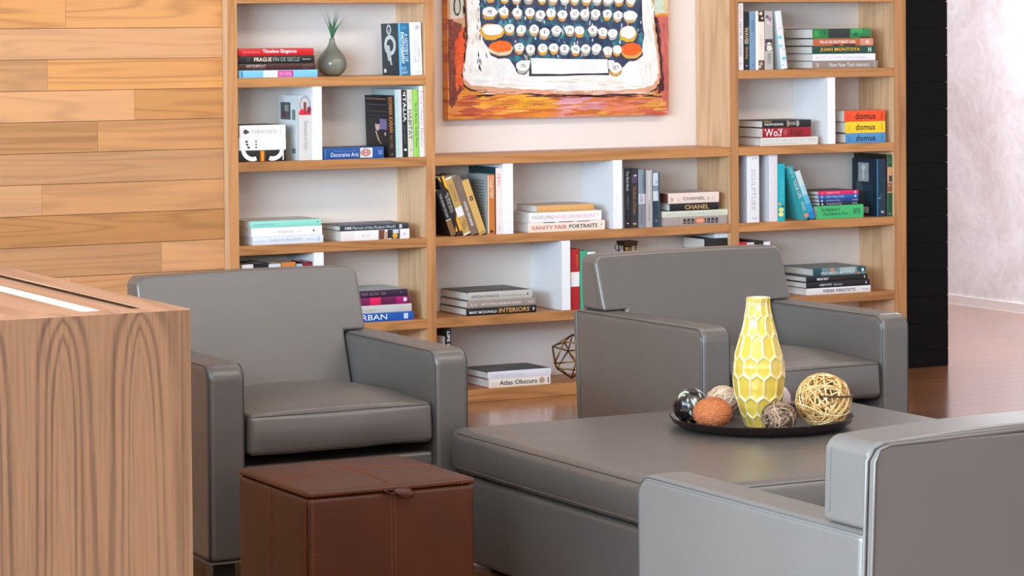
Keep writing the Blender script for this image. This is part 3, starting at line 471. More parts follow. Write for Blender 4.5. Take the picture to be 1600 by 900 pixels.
 ('H', 0.4372, 0.02, 0.8286, 0.2697, 0.0469, 0.2, 0, 'four books stacked at the right end of the centre row', {'c': (226, 206, 196), 'b': (188, 176, 170), 'pg': (120, 62, 40), 'label': 'cream white book with thin black capitals and brown page edges', 'text': [('CHANEL', 0.29, 0.72, 0.3, 0.6, (60, 50, 52)), ('3', 0.03, 0.09, 0.2, 0.55, (120, 130, 90))], 'deco': [('disc', 0.79, 0.4, 0.025, 0.18, (196, 176, 150)), ('ring', 0.88, 0.4, 0.02, 0.12, (190, 170, 160)), ('disc', 0.2, 0.35, 0.02, 0.15, (206, 186, 160))]}),
 ('H', -0.5895, 0.02, 0.3763, 0.3449, 0.0323, 0.26, 0, 'three books stacked at the left of the lower centre row', {'c': (12, 12, 12), 'b': (12, 12, 12), 'label': 'black book with white and gold capitals, lowest of three on the lower centre shelf', 'text': [('MARY MCDONALD', 0.04, 0.43, 0.25, 0.6, (225, 225, 225), 1), ('INTERIORS', 0.46, 0.9, 0.2, 0.8, (214, 160, 90), 1)], 'deco': [('disc', 0.96, 0.5, 0.012, 0.2, (200, 200, 200))]}),
 ('H', -0.5857, 0.02, 0.4092, 0.3382, 0.0315, 0.26, 0, 'three books stacked at the left of the lower centre row', {'c': (150, 136, 126), 'b': (110, 100, 95), 'label': 'taupe book with white lettering, middle of the stack on the lower centre shelf', 'text': [('ARTS WORLD INTERIOR DESIGN', 0.2, 0.78, 0.3, 0.6, (228, 218, 212), 1), ('Books', 0.05, 0.15, 0.3, 0.6, (225, 218, 212)), ('TASCHEN', 0.88, 0.97, 0.35, 0.6, (225, 218, 212))]}),
 ('H', -0.5807, 0.02, 0.4413, 0.3149, 0.0365, 0.26, 0, 'three books stacked at the left of the lower centre row', {'c': (186, 182, 176), 'b': (44, 42, 40), 'label': 'pale grey book with a dark cover, topmost of three on the lower centre shelf', 'text': [('SIMON PEARCE', 0.05, 0.48, 0.3, 0.62, (70, 66, 62)), ('A WAY OF LIVING BEAUTIFULLY', 0.5, 0.87, 0.38, 0.48, (90, 85, 80))], 'deco': [('disc', 0.93, 0.5, 0.014, 0.16, (80, 76, 72))], 'top': [(0.1, 0.5, 0.1, 0.6, (60, 50, 40)), (0.5, 0.95, 0.3, 0.9, (66, 64, 64)), (0.2, 0.45, 0.3, 0.5, (92, 82, 72)), (0.6, 0.85, 0.5, 0.8, (84, 84, 84))]}),
 ('V', -0.0695, 0.02, 0.3763, 0.2693, 0.0448, 0.2, 0.0, 'upright books behind the right armchair corner', {'c': (172, 22, 26), 'b': (150, 20, 24), 'label': 'red upright book with a white band, beside the lower white divider', 'deco': [(0.38, 0.62, 0, 1, (232, 228, 230))], 'text': [('REDS', 0.1, 0.3, 0.6, 0.85, (200, 120, 60))]}),
 ('V', -0.0217, 0.02, 0.3763, 0.2601, 0.0342, 0.24, 0.0, 'upright books behind the right armchair corner', {'c': (60, 160, 124), 'b': (20, 26, 30), 'label': 'emerald green upright book next to the red one behind the right armchair'}),
 ('V', 0.0153, 0.02, 0.3763, 0.2528, 0.0418, 0.22, 0.0, 'upright books behind the right armchair corner', {'c': (225, 230, 232), 'b': (150, 185, 190), 'label': 'white upright book next to the green one, nearly hidden by the right armchair'}),
 ('H', 0.6236, 0.03, 0.3763, 0.1348, 0.0754, 0.2, 0, 'books piled at the right end of the lower centre row', {'c': (190, 186, 180), 'b': (180, 176, 170), 'label': 'thick pale book at the bottom of the pile hidden behind the right armchair back'}),
 ('H', 0.6275, 0.03, 0.4523, 0.1309, 0.0812, 0.2, 0, 'books piled at the right end of the lower centre row', {'c': (60, 64, 70), 'b': (50, 54, 60), 'label': 'grey book in the middle of the pile hidden behind the right armchair back'}),
 ('H', 0.6281, 0.03, 0.5341, 0.1303, 0.0753, 0.2, 0, 'books piled at the right end of the lower centre row', {'c': (150, 150, 155), 'b': (150, 150, 155), 'label': 'light grey book under the black one behind the right armchair back'}),
 ('H', 0.6354, 0.03, 0.61, 0.123, 0.052, 0.19, 0, 'books piled at the right end of the lower centre row', {'c': (14, 15, 18), 'b': (16, 24, 32), 'label': 'black flat book under the pale blue one, just over the right armchair back'}),
 ('H', 0.6872, 0.03, 0.6626, 0.0712, 0.0228, 0.17, 0, 'books piled at the right end of the lower centre row', {'c': (222, 232, 240), 'b': (214, 224, 234), 'label': 'pale blue flat book topping the pile just over the right armchair back'}),
 ('V', 0.8137, 0.02, 0.3763, 0.2633, 0.0409, 0.2, 0.0, 'upright books showing over the right armchair back in the right unit', {'c': (196, 14, 28), 'b': (120, 14, 24), 'label': 'red upright book just over the right armchair back, beside the oak post'}),
 ('V', 0.8572, 0.02, 0.3763, 0.26, 0.0393, 0.18, 0.0, 'upright books showing over the right armchair back in the right unit', {'c': (205, 200, 198), 'b': (60, 60, 64), 'label': 'grey upright book just showing over the right armchair back, right of the red one'}),
 ('V', 0.9007, 0.02, 0.3763, 0.264, 0.0447, 0.22, 0.0, 'upright books showing over the right armchair back in the right unit', {'c': (20, 20, 24), 'b': (20, 20, 24), 'label': 'black upright book just showing over the right armchair back in the right unit'}),
 ('V', 0.9487, 0.02, 0.3763, 0.2591, 0.0353, 0.14, 0.0, 'upright books showing over the right armchair back in the right unit', {'c': (230, 226, 234), 'b': (40, 40, 46), 'label': 'white upright book just showing over the right armchair back in the right unit'}),
 ('V', -0.6918, 0.02, 0.0553, 0.2726, 0.0265, 0.13, 0.0, 'upright book in the bottom centre compartment', {'c': (14, 14, 15), 'b': (18, 18, 18), 'label': 'black upright book with a white cover label behind the left armchair arm', 'text': [('LIFE STYLE', 0.05, 0.5, 0.25, 0.75, (225, 225, 225), 1)], 'side': [('rect', 0.05, 0.95, 0.13, 0.6, (226, 222, 216))]}),
 ('H', -0.487, 0.012, 0.0553, 0.3067, 0.0378, 0.23, 0, 'two books stacked on the lowest centre shelf', {'c': (234, 222, 210), 'b': (190, 60, 90), 'label': 'cream book with bold black letters and a round tan mark on the lowest shelf', 'text': [('Atlas Obscura', 0.17, 0.78, 0.26, 0.8, (52, 40, 36), 1), ('111', 0.05, 0.13, 0.2, 0.6, (205, 195, 180))], 'deco': [('disc', 0.86, 0.52, 0.045, 0.36, (176, 140, 110)), ('ring', 0.86, 0.52, 0.032, 0.25, (205, 170, 140)), (0.955, 0.97, 0.18, 0.82, (30, 26, 26))]}),
 ('H', -0.4914, 0.012, 0.0937, 0.3134, 0.0325, 0.23, 0, 'two books stacked on the lowest centre shelf', {'c': (222, 220, 232), 'b': (38, 38, 38), 'label': 'pale lilac white book with a black cover, upper of two on the lowest shelf', 'text': [('Lilian Bassett Snaps', 0.05, 0.58, 0.2, 0.7, (198, 202, 218))], 'deco': [('disc', 0.95, 0.5, 0.012, 0.14, (190, 195, 210))], 'top': [(0.05, 0.4, 0.2, 0.5, (90, 88, 86)), (0.45, 0.7, 0.55, 0.8, (70, 74, 70))]}),
 ('V', 0.8163, 0.02, 1.4283, 0.3058, 0.0269, 0.2, 0.0, 'upright books at the left of the top right compartment', {'c': (236, 232, 234), 'b': (200, 200, 204), 'label': 'tallest white upright book with pink and black capitals, top right compartment', 'text': [('PARIS', 0.04, 0.24, 0.25, 0.7, (222, 120, 150)), ('HOTEL STORIES', 0.28, 0.8, 0.25, 0.7, (90, 96, 110)), ('abc', 0.88, 0.95, 0.3, 0.6, (170, 170, 180))]}),
 ('V', 0.8447, 0.02, 1.4283, 0.2668, 0.0304, 0.2, 0.0, 'upright books at the left of the top right compartment', {'c': (16, 17, 20), 'b': (14, 14, 16), 'label': 'black upright book with gold lettering, left of the steel blue book', 'text': [('WAVES', 0.27, 0.55, 0.15, 0.85, (205, 170, 110), 1), ('Gatsby', 0.6, 0.82, 0.2, 0.8, (200, 165, 105))], 'deco': [(0.48, 0.56, 0.2, 0.8, (50, 110, 130)), ('disc', 0.93, 0.5, 0.01, 0.15, (200, 200, 200))]}),
 ('V', 0.877, 0.02, 1.4283, 0.2666, 0.0316, 0.2, 0.0, 'upright books at the left of the top right compartment', {'c': (112, 142, 172), 'b': (100, 130, 160), 'label': 'steel blue upright book in the top right compartment', 'text': [('PLEASURE', 0.15, 0.34, 0.3, 0.75, (60, 88, 118)), ('o', 0.9, 0.94, 0.3, 0.7, (60, 88, 118))]}),
 ('V', 0.9107, 0.02, 1.4283, 0.2686, 0.0467, 0.2, 0.0, 'upright books at the left of the top right compartment', {'c': (228, 214, 198), 'b': (232, 232, 228), 'label': 'cream upright book with a black and pink picture atop its spine', 'deco': [(0, 1, 0, 0.26, (232, 236, 232)), (0.0, 0.18, 0.3, 1, (30, 22, 20)), ('disc', 0.04, 0.6, 0.03, 0.2, (230, 190, 170)), ('disc', 0.12, 0.75, 0.02, 0.15, (215, 170, 155)), (0.84, 1, 0.3, 1, (96, 66, 48)), ('disc', 0.9, 0.6, 0.03, 0.2, (190, 150, 130)), ('disc', 0.95, 0.45, 0.02, 0.15, (225, 200, 190))], 'text': [('ALBUM', 0.4, 0.6, 0.5, 0.7, (215, 190, 170))]}),
 ('V', 0.9596, 0.02, 1.4283, 0.2693, 0.0454, 0.2, 0.0, 'upright books at the left of the top right compartment', {'c': (178, 172, 164), 'b': (160, 156, 150), 'label': 'grey upright book with purple blossom and a pale bust on its spine', 'deco': [('disc', 0.1, 0.3, 0.03, 0.2, (110, 78, 110)), ('disc', 0.14, 0.6, 0.035, 0.2, (140, 110, 135)), ('disc', 0.2, 0.4, 0.03, 0.18, (215, 190, 205)), ('disc', 0.22, 0.75, 0.025, 0.15, (205, 185, 200)), (0.48, 0.68, 0.05, 0.95, (68, 50, 54)), ('disc', 0.58, 0.5, 0.045, 0.33, (222, 214, 202)), ('disc', 0.64, 0.55, 0.04, 0.36, (222, 214, 200))], 'text': [('THE ART', 0.72, 0.8, 0.3, 0.7, (110, 104, 98)), ('OF ROSES', 0.8, 0.9, 0.3, 0.7, (110, 104, 98))]}),
 ('V', 1.0508, 0.02, 1.4283, 0.2693, 0.034, 0.14, 7.54, 'upright books at the left of the top right compartment', {'c': (216, 220, 222), 'b': (196, 208, 212), 'label': 'pale floral book leaning left, with turquoise and pink blossoms on its spine', 'deco': [('disc', 0.3, 0.5, 0.02, 0.3, (225, 190, 190)), ('disc', 0.45, 0.3, 0.03, 0.35, (120, 196, 200)), ('disc', 0.6, 0.3, 0.03, 0.3, (140, 200, 205)), ('disc', 0.66, 0.7, 0.02, 0.22, (226, 190, 196)), ('disc', 0.82, 0.6, 0.03, 0.35, (120, 190, 205)), ('disc', 0.93, 0.3, 0.015, 0.2, (170, 205, 215))]}),
 ('H', 1.2244, 0.02, 1.4283, 0.3658, 0.0362, 0.24, 0, 'five books stacked at the right of the top right compartment', {'c': (144, 126, 116), 'b': (120, 106, 98), 'label': 'taupe book with thin white letters, lowest of five in the top right compartment', 'text': [('New New York Interiors', 0.25, 0.87, 0.2, 0.75, (226, 220, 216))], 'deco': [(0.94, 0.95, 0.1, 0.9, (190, 180, 172)), (0.05, 0.09, 0.2, 0.7, (180, 168, 160))]}),
 ('H', 1.2228, 0.02, 1.4651, 0.3533, 0.0312, 0.24, 0, 'five books stacked at the right of the top right compartment', {'c': (230, 228, 232), 'b': (205, 208, 212), 'label': 'white book with pale grey capitals, second from the bottom of the stack of five', 'text': [('BEAUTY AT HOME', 0.05, 0.46, 0.3, 0.65, (196, 192, 200)), ('AERIN LAUDER', 0.5, 0.86, 0.3, 0.65, (196, 192, 200))]}),
 ('H', 1.223, 0.02, 1.4969, 0.3511, 0.0359, 0.24, 0, 'five books stacked at the right of the top right compartment', {'c': (20, 66, 52), 'b': (16, 50, 40), 'label': 'dark green book with bold yellow capitals on its spine', 'text': [('JUAN MONTOYA', 0.12, 0.76, 0.25, 0.78, (245, 175, 20), 1)], 'deco': [(0.89, 0.905, 0.2, 0.8, (190, 200, 190)), (0.925, 0.94, 0.2, 0.8, (190, 200, 190)), (0.89, 0.94, 0.45, 0.6, (190, 200, 190))]}),
 ('H', 1.2285, 0.02, 1.5334, 0.3355, 0.0347, 0.24, 0, 'five books stacked at the right of the top right compartment', {'c': (178, 92, 48), 'b': (90, 60, 40), 'label': 'rust orange book with white capitals, second from the top of the stack of five', 'text': [('VILLAS IN SOUTHEAST ASIA', 0.1, 0.7, 0.35, 0.75, (245, 235, 228), 1)], 'deco': [(0.78, 1, 0.05, 0.95, (208, 140, 112)), (0.32, 0.44, 0.02, 0.22, (60, 30, 25)), (0.5, 0.7, 0.02, 0.24, (50, 30, 25)), ('disc', 0.9, 0.5, 0.03, 0.2, (235, 205, 190))]}),
 ('H', 1.2252, 0.02, 1.5687, 0.3244, 0.046, 0.24, 0, 'five books stacked at the right of the top right compartment', {'c': (34, 120, 60), 'b': (24, 44, 34), 'label': 'jungle green book with a dark centre, lying on the rust orange book', 'deco': [(0.26, 0.64, 0.03, 0.97, (42, 46, 42)), (0.66, 0.86, 0.5, 0.97, (60, 150, 80)), (0.82, 0.98, 0.0, 0.18, (70, 40, 34)), (0.02, 0.1, 0.2, 0.8, (50, 150, 72)), ('disc', 0.74, 0.4, 0.03, 0.2, (22, 84, 44)), ('disc', 0.2, 0.6, 0.03, 0.25, (24, 90, 50))]}),
 ('H', 0.9347, 0.02, 1.0773, 0.3152, 0.0365, 0.21, 0, 'three books stacked left of the divider in the right unit', {'c': (222, 214, 206), 'b': (180, 172, 164), 'label': 'cream book with pale blue capitals, under the crimson book', 'text': [('DOROTHY RODGERS: MY FAVORITE THINGS', 0.02, 0.97, 0.45, 0.85, (168, 184, 192)), ('A personal guide to decorating and entertaining', 0.03, 0.66, 0.15, 0.3, (120, 120, 120))]}),
 ('H', 0.9472, 0.02, 1.1144, 0.2644, 0.045, 0.21, 0, 'three books stacked left of the divider in the right unit', {'c': (150, 10, 28), 'b': (120, 10, 22), 'label': 'crimson book with large white and dark red letters', 'text': [('Wolf', 0.03, 0.4, 0.12, 0.9, (248, 225, 225), 1), ('Hall', 0.58, 0.82, 0.15, 0.85, (90, 0, 8), 1), ('HILARY', 0.43, 0.5, 0.2, 0.8, (220, 120, 130))]}),
 ('H', 0.9457, 0.02, 1.16, 0.2665, 0.033, 0.21, 0, 'three books stacked left of the divider in the right unit', {'c': (26, 24, 22), 'b': (30, 26, 24), 'label': 'black book with tan pictures on its spine, lying on the crimson book', 'text': [('PHILIPPE GEORGES', 0.04, 0.42, 0.3, 0.6, (228, 224, 220), 1), ('INTERIORS', 0.54, 0.76, 0.3, 0.75, (200, 190, 180))], 'deco': [(0.02, 0.18, 0.7, 0.95, (130, 96, 66)), (0.5, 0.54, 0.1, 0.95, (150, 130, 108)), (0.7, 0.74, 0.1, 0.95, (160, 150, 140))]}),
 ('H', 1.4077, 0.02, 1.0773, 0.2259, 0.0464, 0.2, 0, 'three identical thick books stacked right of the divider', {'c': (74, 138, 188), 'b': (60, 60, 70), 'label': 'thick blue book with bold black letters, under the matching yellow one', 'text': [('domus', 0.25, 0.74, 0.2, 0.8, (16, 20, 28), 1), ('||', 0.06, 0.12, 0.2, 0.7, (50, 100, 150)), ('|', 0.9, 0.93, 0.2, 0.8, (50, 100, 150))]}),
 ('H', 1.4058, 0.02, 1.1243, 0.2258, 0.0533, 0.2, 0, 'three identical thick books stacked right of the divider', {'c': (250, 200, 24), 'b': (60, 60, 70), 'label': 'thick yellow book with bold black letters, between the matching orange and blue ones', 'text': [('domus', 0.25, 0.74, 0.25, 0.8, (30, 24, 10), 1), ('||', 0.06, 0.12, 0.2, 0.7, (200, 150, 20)), ('|', 0.9, 0.93, 0.2, 0.8, (200, 150, 20))]}),
 ('H', 1.401, 0.02, 1.1782, 0.2298, 0.0512, 0.2, 0, 'three identical thick books stacked right of the divider', {'c': (236, 74, 16), 'b': (200, 180, 180), 'label': 'thick orange book with bold black letters, on the matching yellow one', 'text': [('domus', 0.26, 0.76, 0.2, 0.8, (30, 10, 8), 1), ('||', 0.06, 0.12, 0.2, 0.7, (180, 50, 10)), ('|', 0.9, 0.93, 0.2, 0.8, (180, 50, 10))], 'top': [(0.1, 0.16, 0.02, 0.1, (40, 30, 30)), (0.28, 0.33999999999999997, 0.02, 0.1, (40, 30, 30)), (0.45999999999999996, 0.52, 0.02, 0.1, (40, 30, 30)), (0.64, 0.7000000000000001, 0.02, 0.1, (40, 30, 30)), (0.82, 0.88, 0.02, 0.1, (40, 30, 30))]}),
 ('V', 0.8587, 0.02, 0.7273, 0.3087, 0.0668, 0.07, 0.0, 'upright and leaning books at the left of the third right compartment', {'c': (226, 224, 228), 'b': (190, 196, 212), 'label': 'thick white upright book with thin grey capitals, left of the blank white one', 'text': [('SCULPTURE', 0.21, 0.82, 0.35, 0.68, (176, 172, 176)), ('TASCHEN', 0.93, 0.95, 0.4, 0.8, (120, 120, 126))], 'deco': [(0.04, 0.06, 0.4, 0.8, (190, 188, 192))]}),
 ('V', 0.9774, 0.02, 0.7273, 0.3084, 0.0484, 0.085, 0.0, 'upright and leaning books at the left of the third right compartment', {'c': (218, 214, 218), 'b': (212, 216, 220), 'label': 'thick blank white book just right of the one with thin grey capitals'}),
 ('V', 1.0284, 0.02, 0.7273, 0.2656, 0.038, 0.2, 0.0, 'upright and leaning books at the left of the third right compartment', {'c': (12, 168, 182), 'b': (8, 140, 160), 'label': 'turquoise upright book with fruit at the foot of its spine', 'text': [('EAT DRINK LIVE', 0.28, 0.64, 0.35, 0.75, (90, 205, 212))], 'deco': [('disc', 0.8, 0.45, 0.035, 0.35, (240, 215, 110)), ('disc', 0.88, 0.4, 0.04, 0.35, (245, 225, 120)), ('disc', 0.7, 0.2, 0.02, 0.2, (240, 160, 80)), ('disc', 0.74, 0.7, 0.02, 0.25, (20, 90, 100))]}),
 ('V', 1.1749, 0.02, 0.7273, 0.2619, 0.0313, 0.17, 21.5, 'upright and leaning books at the left of the third right compartment', {'c': (14, 148, 156), 'b': (70, 180, 186), 'label': 'teal leaning book with grey capitals and a coral dot at its foot', 'text': [('THE BEST OF', 0.02, 0.2, 0.25, 0.75, (180, 205, 205)), ('YOUR LIFE', 0.25, 0.6, 0.2, 0.8, (200, 190, 190), 1), ('FREE', 0.68, 0.84, 0.25, 0.8, (170, 200, 200))], 'deco': [('disc', 0.93, 0.5, 0.035, 0.4, (240, 120, 105))]}),
 ('V', 1.2098, 0.02, 0.7273, 0.2409, 0.0278, 0.15, 21.5, 'upright and leaning books at the left of the third right compartment', {'c': (150, 200, 212), 'b': (30, 34, 40), 'label': 'pale leaning book whose spine fades to bright blue at the foot', 'deco': [(0, 0.3, 0, 1, (196, 212, 214)), (0.3, 0.5, 0, 1, (160, 204, 216)), (0.5, 0.68, 0, 1, (96, 176, 208)), (0.68, 0.85, 0, 1, (40, 150, 205)), (0.85, 1, 0, 1, (10, 120, 190))]}),
 ('H', 1.1921, 0.197, 0.7273, 0.0792, 0.0596, 0.09, 0, 'books on the third right shelf behind the leaning ones', {'c': (190, 18, 34), 'b': (18, 16, 18), 'label': 'small red and black book lying behind the teal leaning book', 'deco': [(0, 1, 0.75, 1, (20, 16, 18))]}),
 ('H', 1.2419, 0.02, 0.7273, 0.2634, 0.062, 0.17, 0, 'five books stacked in the third right compartment', {'c': (62, 178, 106), 'b': (46, 140, 84), 'label': 'thick green book with black script, bottom of the stack under the four thin ones', 'text': [('The Adventures of', 0.08, 0.5, 0.55, 0.88, (14, 60, 40)), ('Huckleberry Finn', 0.14, 0.66, 0.18, 0.52, (14, 60, 40)), ('MARK TWAIN', 0.78, 0.92, 0.3, 0.75, (20, 80, 50))]}),
 ('H', 1.2612, 0.02, 0.7899, 0.2142, 0.014, 0.2, 0, 'five books stacked in the third right compartment', {'c': (16, 16, 20), 'b': (16, 16, 20), 'label': 'thin black book, lowest of the four thin ones on the thick green book', 'text': [('THAILAND STYLE', 0.16, 0.57, 0.25, 0.8, (195, 195, 195)), ('TASCHEN', 0.84, 0.97, 0.3, 0.7, (215, 215, 215))], 'deco': [('disc', 0.06, 0.5, 0.02, 0.3, (220, 220, 220))]}),
 ('H', 1.2585, 0.02, 0.8045, 0.2182, 0.0164, 0.2, 0, 'five books stacked in the third right compartment', {'c': (16, 50, 120), 'b': (16, 30, 70), 'label': 'thin navy blue book, second lowest of the four thin ones', 'text': [('HAVANA STYLE', 0.17, 0.53, 0.25, 0.75, (170, 185, 215)), ('TASCHEN', 0.84, 0.97, 0.3, 0.7, (215, 225, 235))], 'deco': [('disc', 0.06, 0.5, 0.02, 0.3, (220, 220, 230))]}),
 ('H', 1.2532, 0.02, 0.8215, 0.2243, 0.0179, 0.2, 0, 'five books stacked in the third right compartment', {'c': (20, 90, 165), 'b': (18, 60, 120), 'label': 'thin medium blue book, directly under the hot pink one', 'text': [('NEW YORK STYLE', 0.2, 0.62, 0.25, 0.75, (190, 215, 240)), ('o', 0.06, 0.11, 0.2, 0.8, (220, 230, 240))], 'deco': [('disc', 0.92, 0.5, 0.02, 0.3, (220, 230, 240))]}),
 ('H', 1.2533, 0.02, 0.84, 0.2243, 0.0173, 0.2, 0, 'five books stacked in the third right compartment', {'c': (226, 10, 92), 'b': (70, 52, 54), 'label': 'thin hot pink book on top of the stack in the third right compartment', 'text': [('INDIAN STYLE', 0.2, 0.52, 0.25, 0.75, (250, 180, 205)), ('o', 0.06, 0.11, 0.2, 0.8, (250, 150, 120))], 'deco': [('disc', 0.92, 0.5, 0.02, 0.3, (250, 225, 235))]}),
 ('V', 1.5821, 0.02, 0.7273, 0.2706, 0.052, 0.2, 0.0, 'two dark upright books at the right end of the third right compartment', {'c': (12, 38, 60), 'b': (8, 34, 50), 'label': 'navy upright book showing a black and white portrait on its cover', 'deco': [(0, 1, 0, 0.14, (30, 110, 145)), ('disc', 0.68, 0.3, 0.01, 0.12, (150, 180, 195)), ('disc', 0.92, 0.6, 0.02, 0.2, (150, 170, 185))], 'text': [('the last', 0.6, 0.66, 0.3, 0.7, (70, 100, 125))], 'side': [('rect', 0.25, 0.68, 0.07, 0.4, (150, 155, 156)), ('disc', 0.46, 0.15, 0.08, 0.05, (205, 208, 208)), ('quad', 0.46, 0.2, 0.4, 0.8, (60, 66, 70)), ('rect', 0.42, 0.5, 0.2, 0.36, (190, 192, 194)), ('rect', 0.15, 0.85, 0.47, 0.48, (44, 84, 100)), ('rect', 0.15, 0.85, 0.505, 0.515, (44, 84, 100)), ('rect', 0.15, 0.85, 0.54, 0.55, (44, 84, 100)), ('rect', 0.15, 0.85, 0.575, 0.585, (44, 84, 100)), ('rect', 0.15, 0.85, 0.61, 0.62, (44, 84, 100)), ('rect', 0.15, 0.85, 0.645, 0.655, (44, 84, 100)), ('rect', 0.15, 0.85, 0.6799999999999999, 0.69, (44, 84, 100)), ('rect', 0.15, 0.85, 0.715, 0.725, (44, 84, 100)), ('rect', 0.42, 0.68, 0.84, 0.95, (170, 175, 175))]}),
 ('V', 1.6408, 0.02, 0.7273, 0.2901, 0.0306, 0.27, 0.0, 'two dark upright books at the right end of the third right compartment', {'c': (14, 78, 52), 'b': (34, 30, 26), 'label': 'dark green upright book with a beige picture on its spine, beside the navy one', 'deco': [(0.2, 0.62, 0.05, 0.95, (206, 152, 112)), (0.34, 0.44, 0.35, 0.95, (60, 64, 62)), (0.46, 0.6, 0.1, 0.9, (130, 76, 50)), ('disc', 0.5, 0.4, 0.02, 0.15, (190, 140, 110)), (0, 1, 0, 0.1, (110, 96, 80))], 'text': [('THE ART', 0.06, 0.14, 0.3, 0.7, (120, 150, 130)), ('abc', 0.95, 0.97, 0.35, 0.75, (200, 215, 205))]}),
 ('H', 1.1829, 0.02, 0.3763, 0.3609, 0.0304, 0.25, 0, 'four books stacked at the right of the fourth right compartment', {'c': (230, 226, 228), 'b': (215, 215, 222), 'label': 'white book with black block capitals under two black books, right shelving unit', 'text': [('WIENER WERKSTATTE', 0.25, 0.76, 0.25, 0.75, (50, 46, 48), 1), ('TASCHEN', 0.87, 0.97, 0.35, 0.6, (120, 116, 120))]}),
 ('H', 1.1831, 0.02, 0.4073, 0.3565, 0.028, 0.25, 0, 'four books stacked at the right of the fourth right compartment', {'c': (16, 18, 24), 'b': (14, 15, 18), 'label': 'black book with small white letters, directly on the white book with block capitals', 'text': [('ALBERTO PINTO', 0.2, 0.4, 0.3, 0.65, (215, 215, 220), 1), ('Bedrooms', 0.43, 0.56, 0.25, 0.7, (190, 190, 195))], 'deco': [('disc', 0.94, 0.5, 0.01, 0.2, (215, 215, 215))]}),
 ('H', 1.1832, 0.02, 0.4359, 0.3448, 0.0262, 0.25, 0, 'four books stacked at the right of the fourth right compartment', {'c': (14, 15, 18), 'b': (12, 12, 14), 'label': 'black book with short bold white lettering, directly under the teal grey book', 'text': [('MAN RAY', 0.17, 0.36, 0.25, 0.7, (235, 235, 235), 1), ('PORTRAITS', 0.38, 0.56, 0.3, 0.65, (70, 70, 74))], 'deco': [('disc', 0.945, 0.5, 0.008, 0.25, (215, 215, 215))]}),
 ('H', 1.2212, 0.02, 0.4627, 0.2956, 0.0352, 0.25, 0, 'four books stacked at the right of the fourth right compartment', {'c': (96, 132, 136), 'b': (104, 112, 112), 'label': 'teal grey book with a floral spine, lying on two black books', 'text': [('WHAT MAKES A MASTERPIECE', 0.14, 0.78, 0.15, 0.5, (215, 225, 225), 1)], 'deco': [(0, 0.16, 0, 1, (26, 72, 80)), ('disc', 0.36, 0.75, 0.04, 0.3, (200, 130, 95)), (0.5, 0.8, 0.3, 0.98, (160, 176, 172)), ('disc', 0.86, 0.25, 0.03, 0.25, (200, 140, 110)), (0.84, 1, 0.3, 1, (30, 70, 76)), ('disc', 0.94, 0.55, 0.025, 0.22, (220, 232, 235))]}),
]


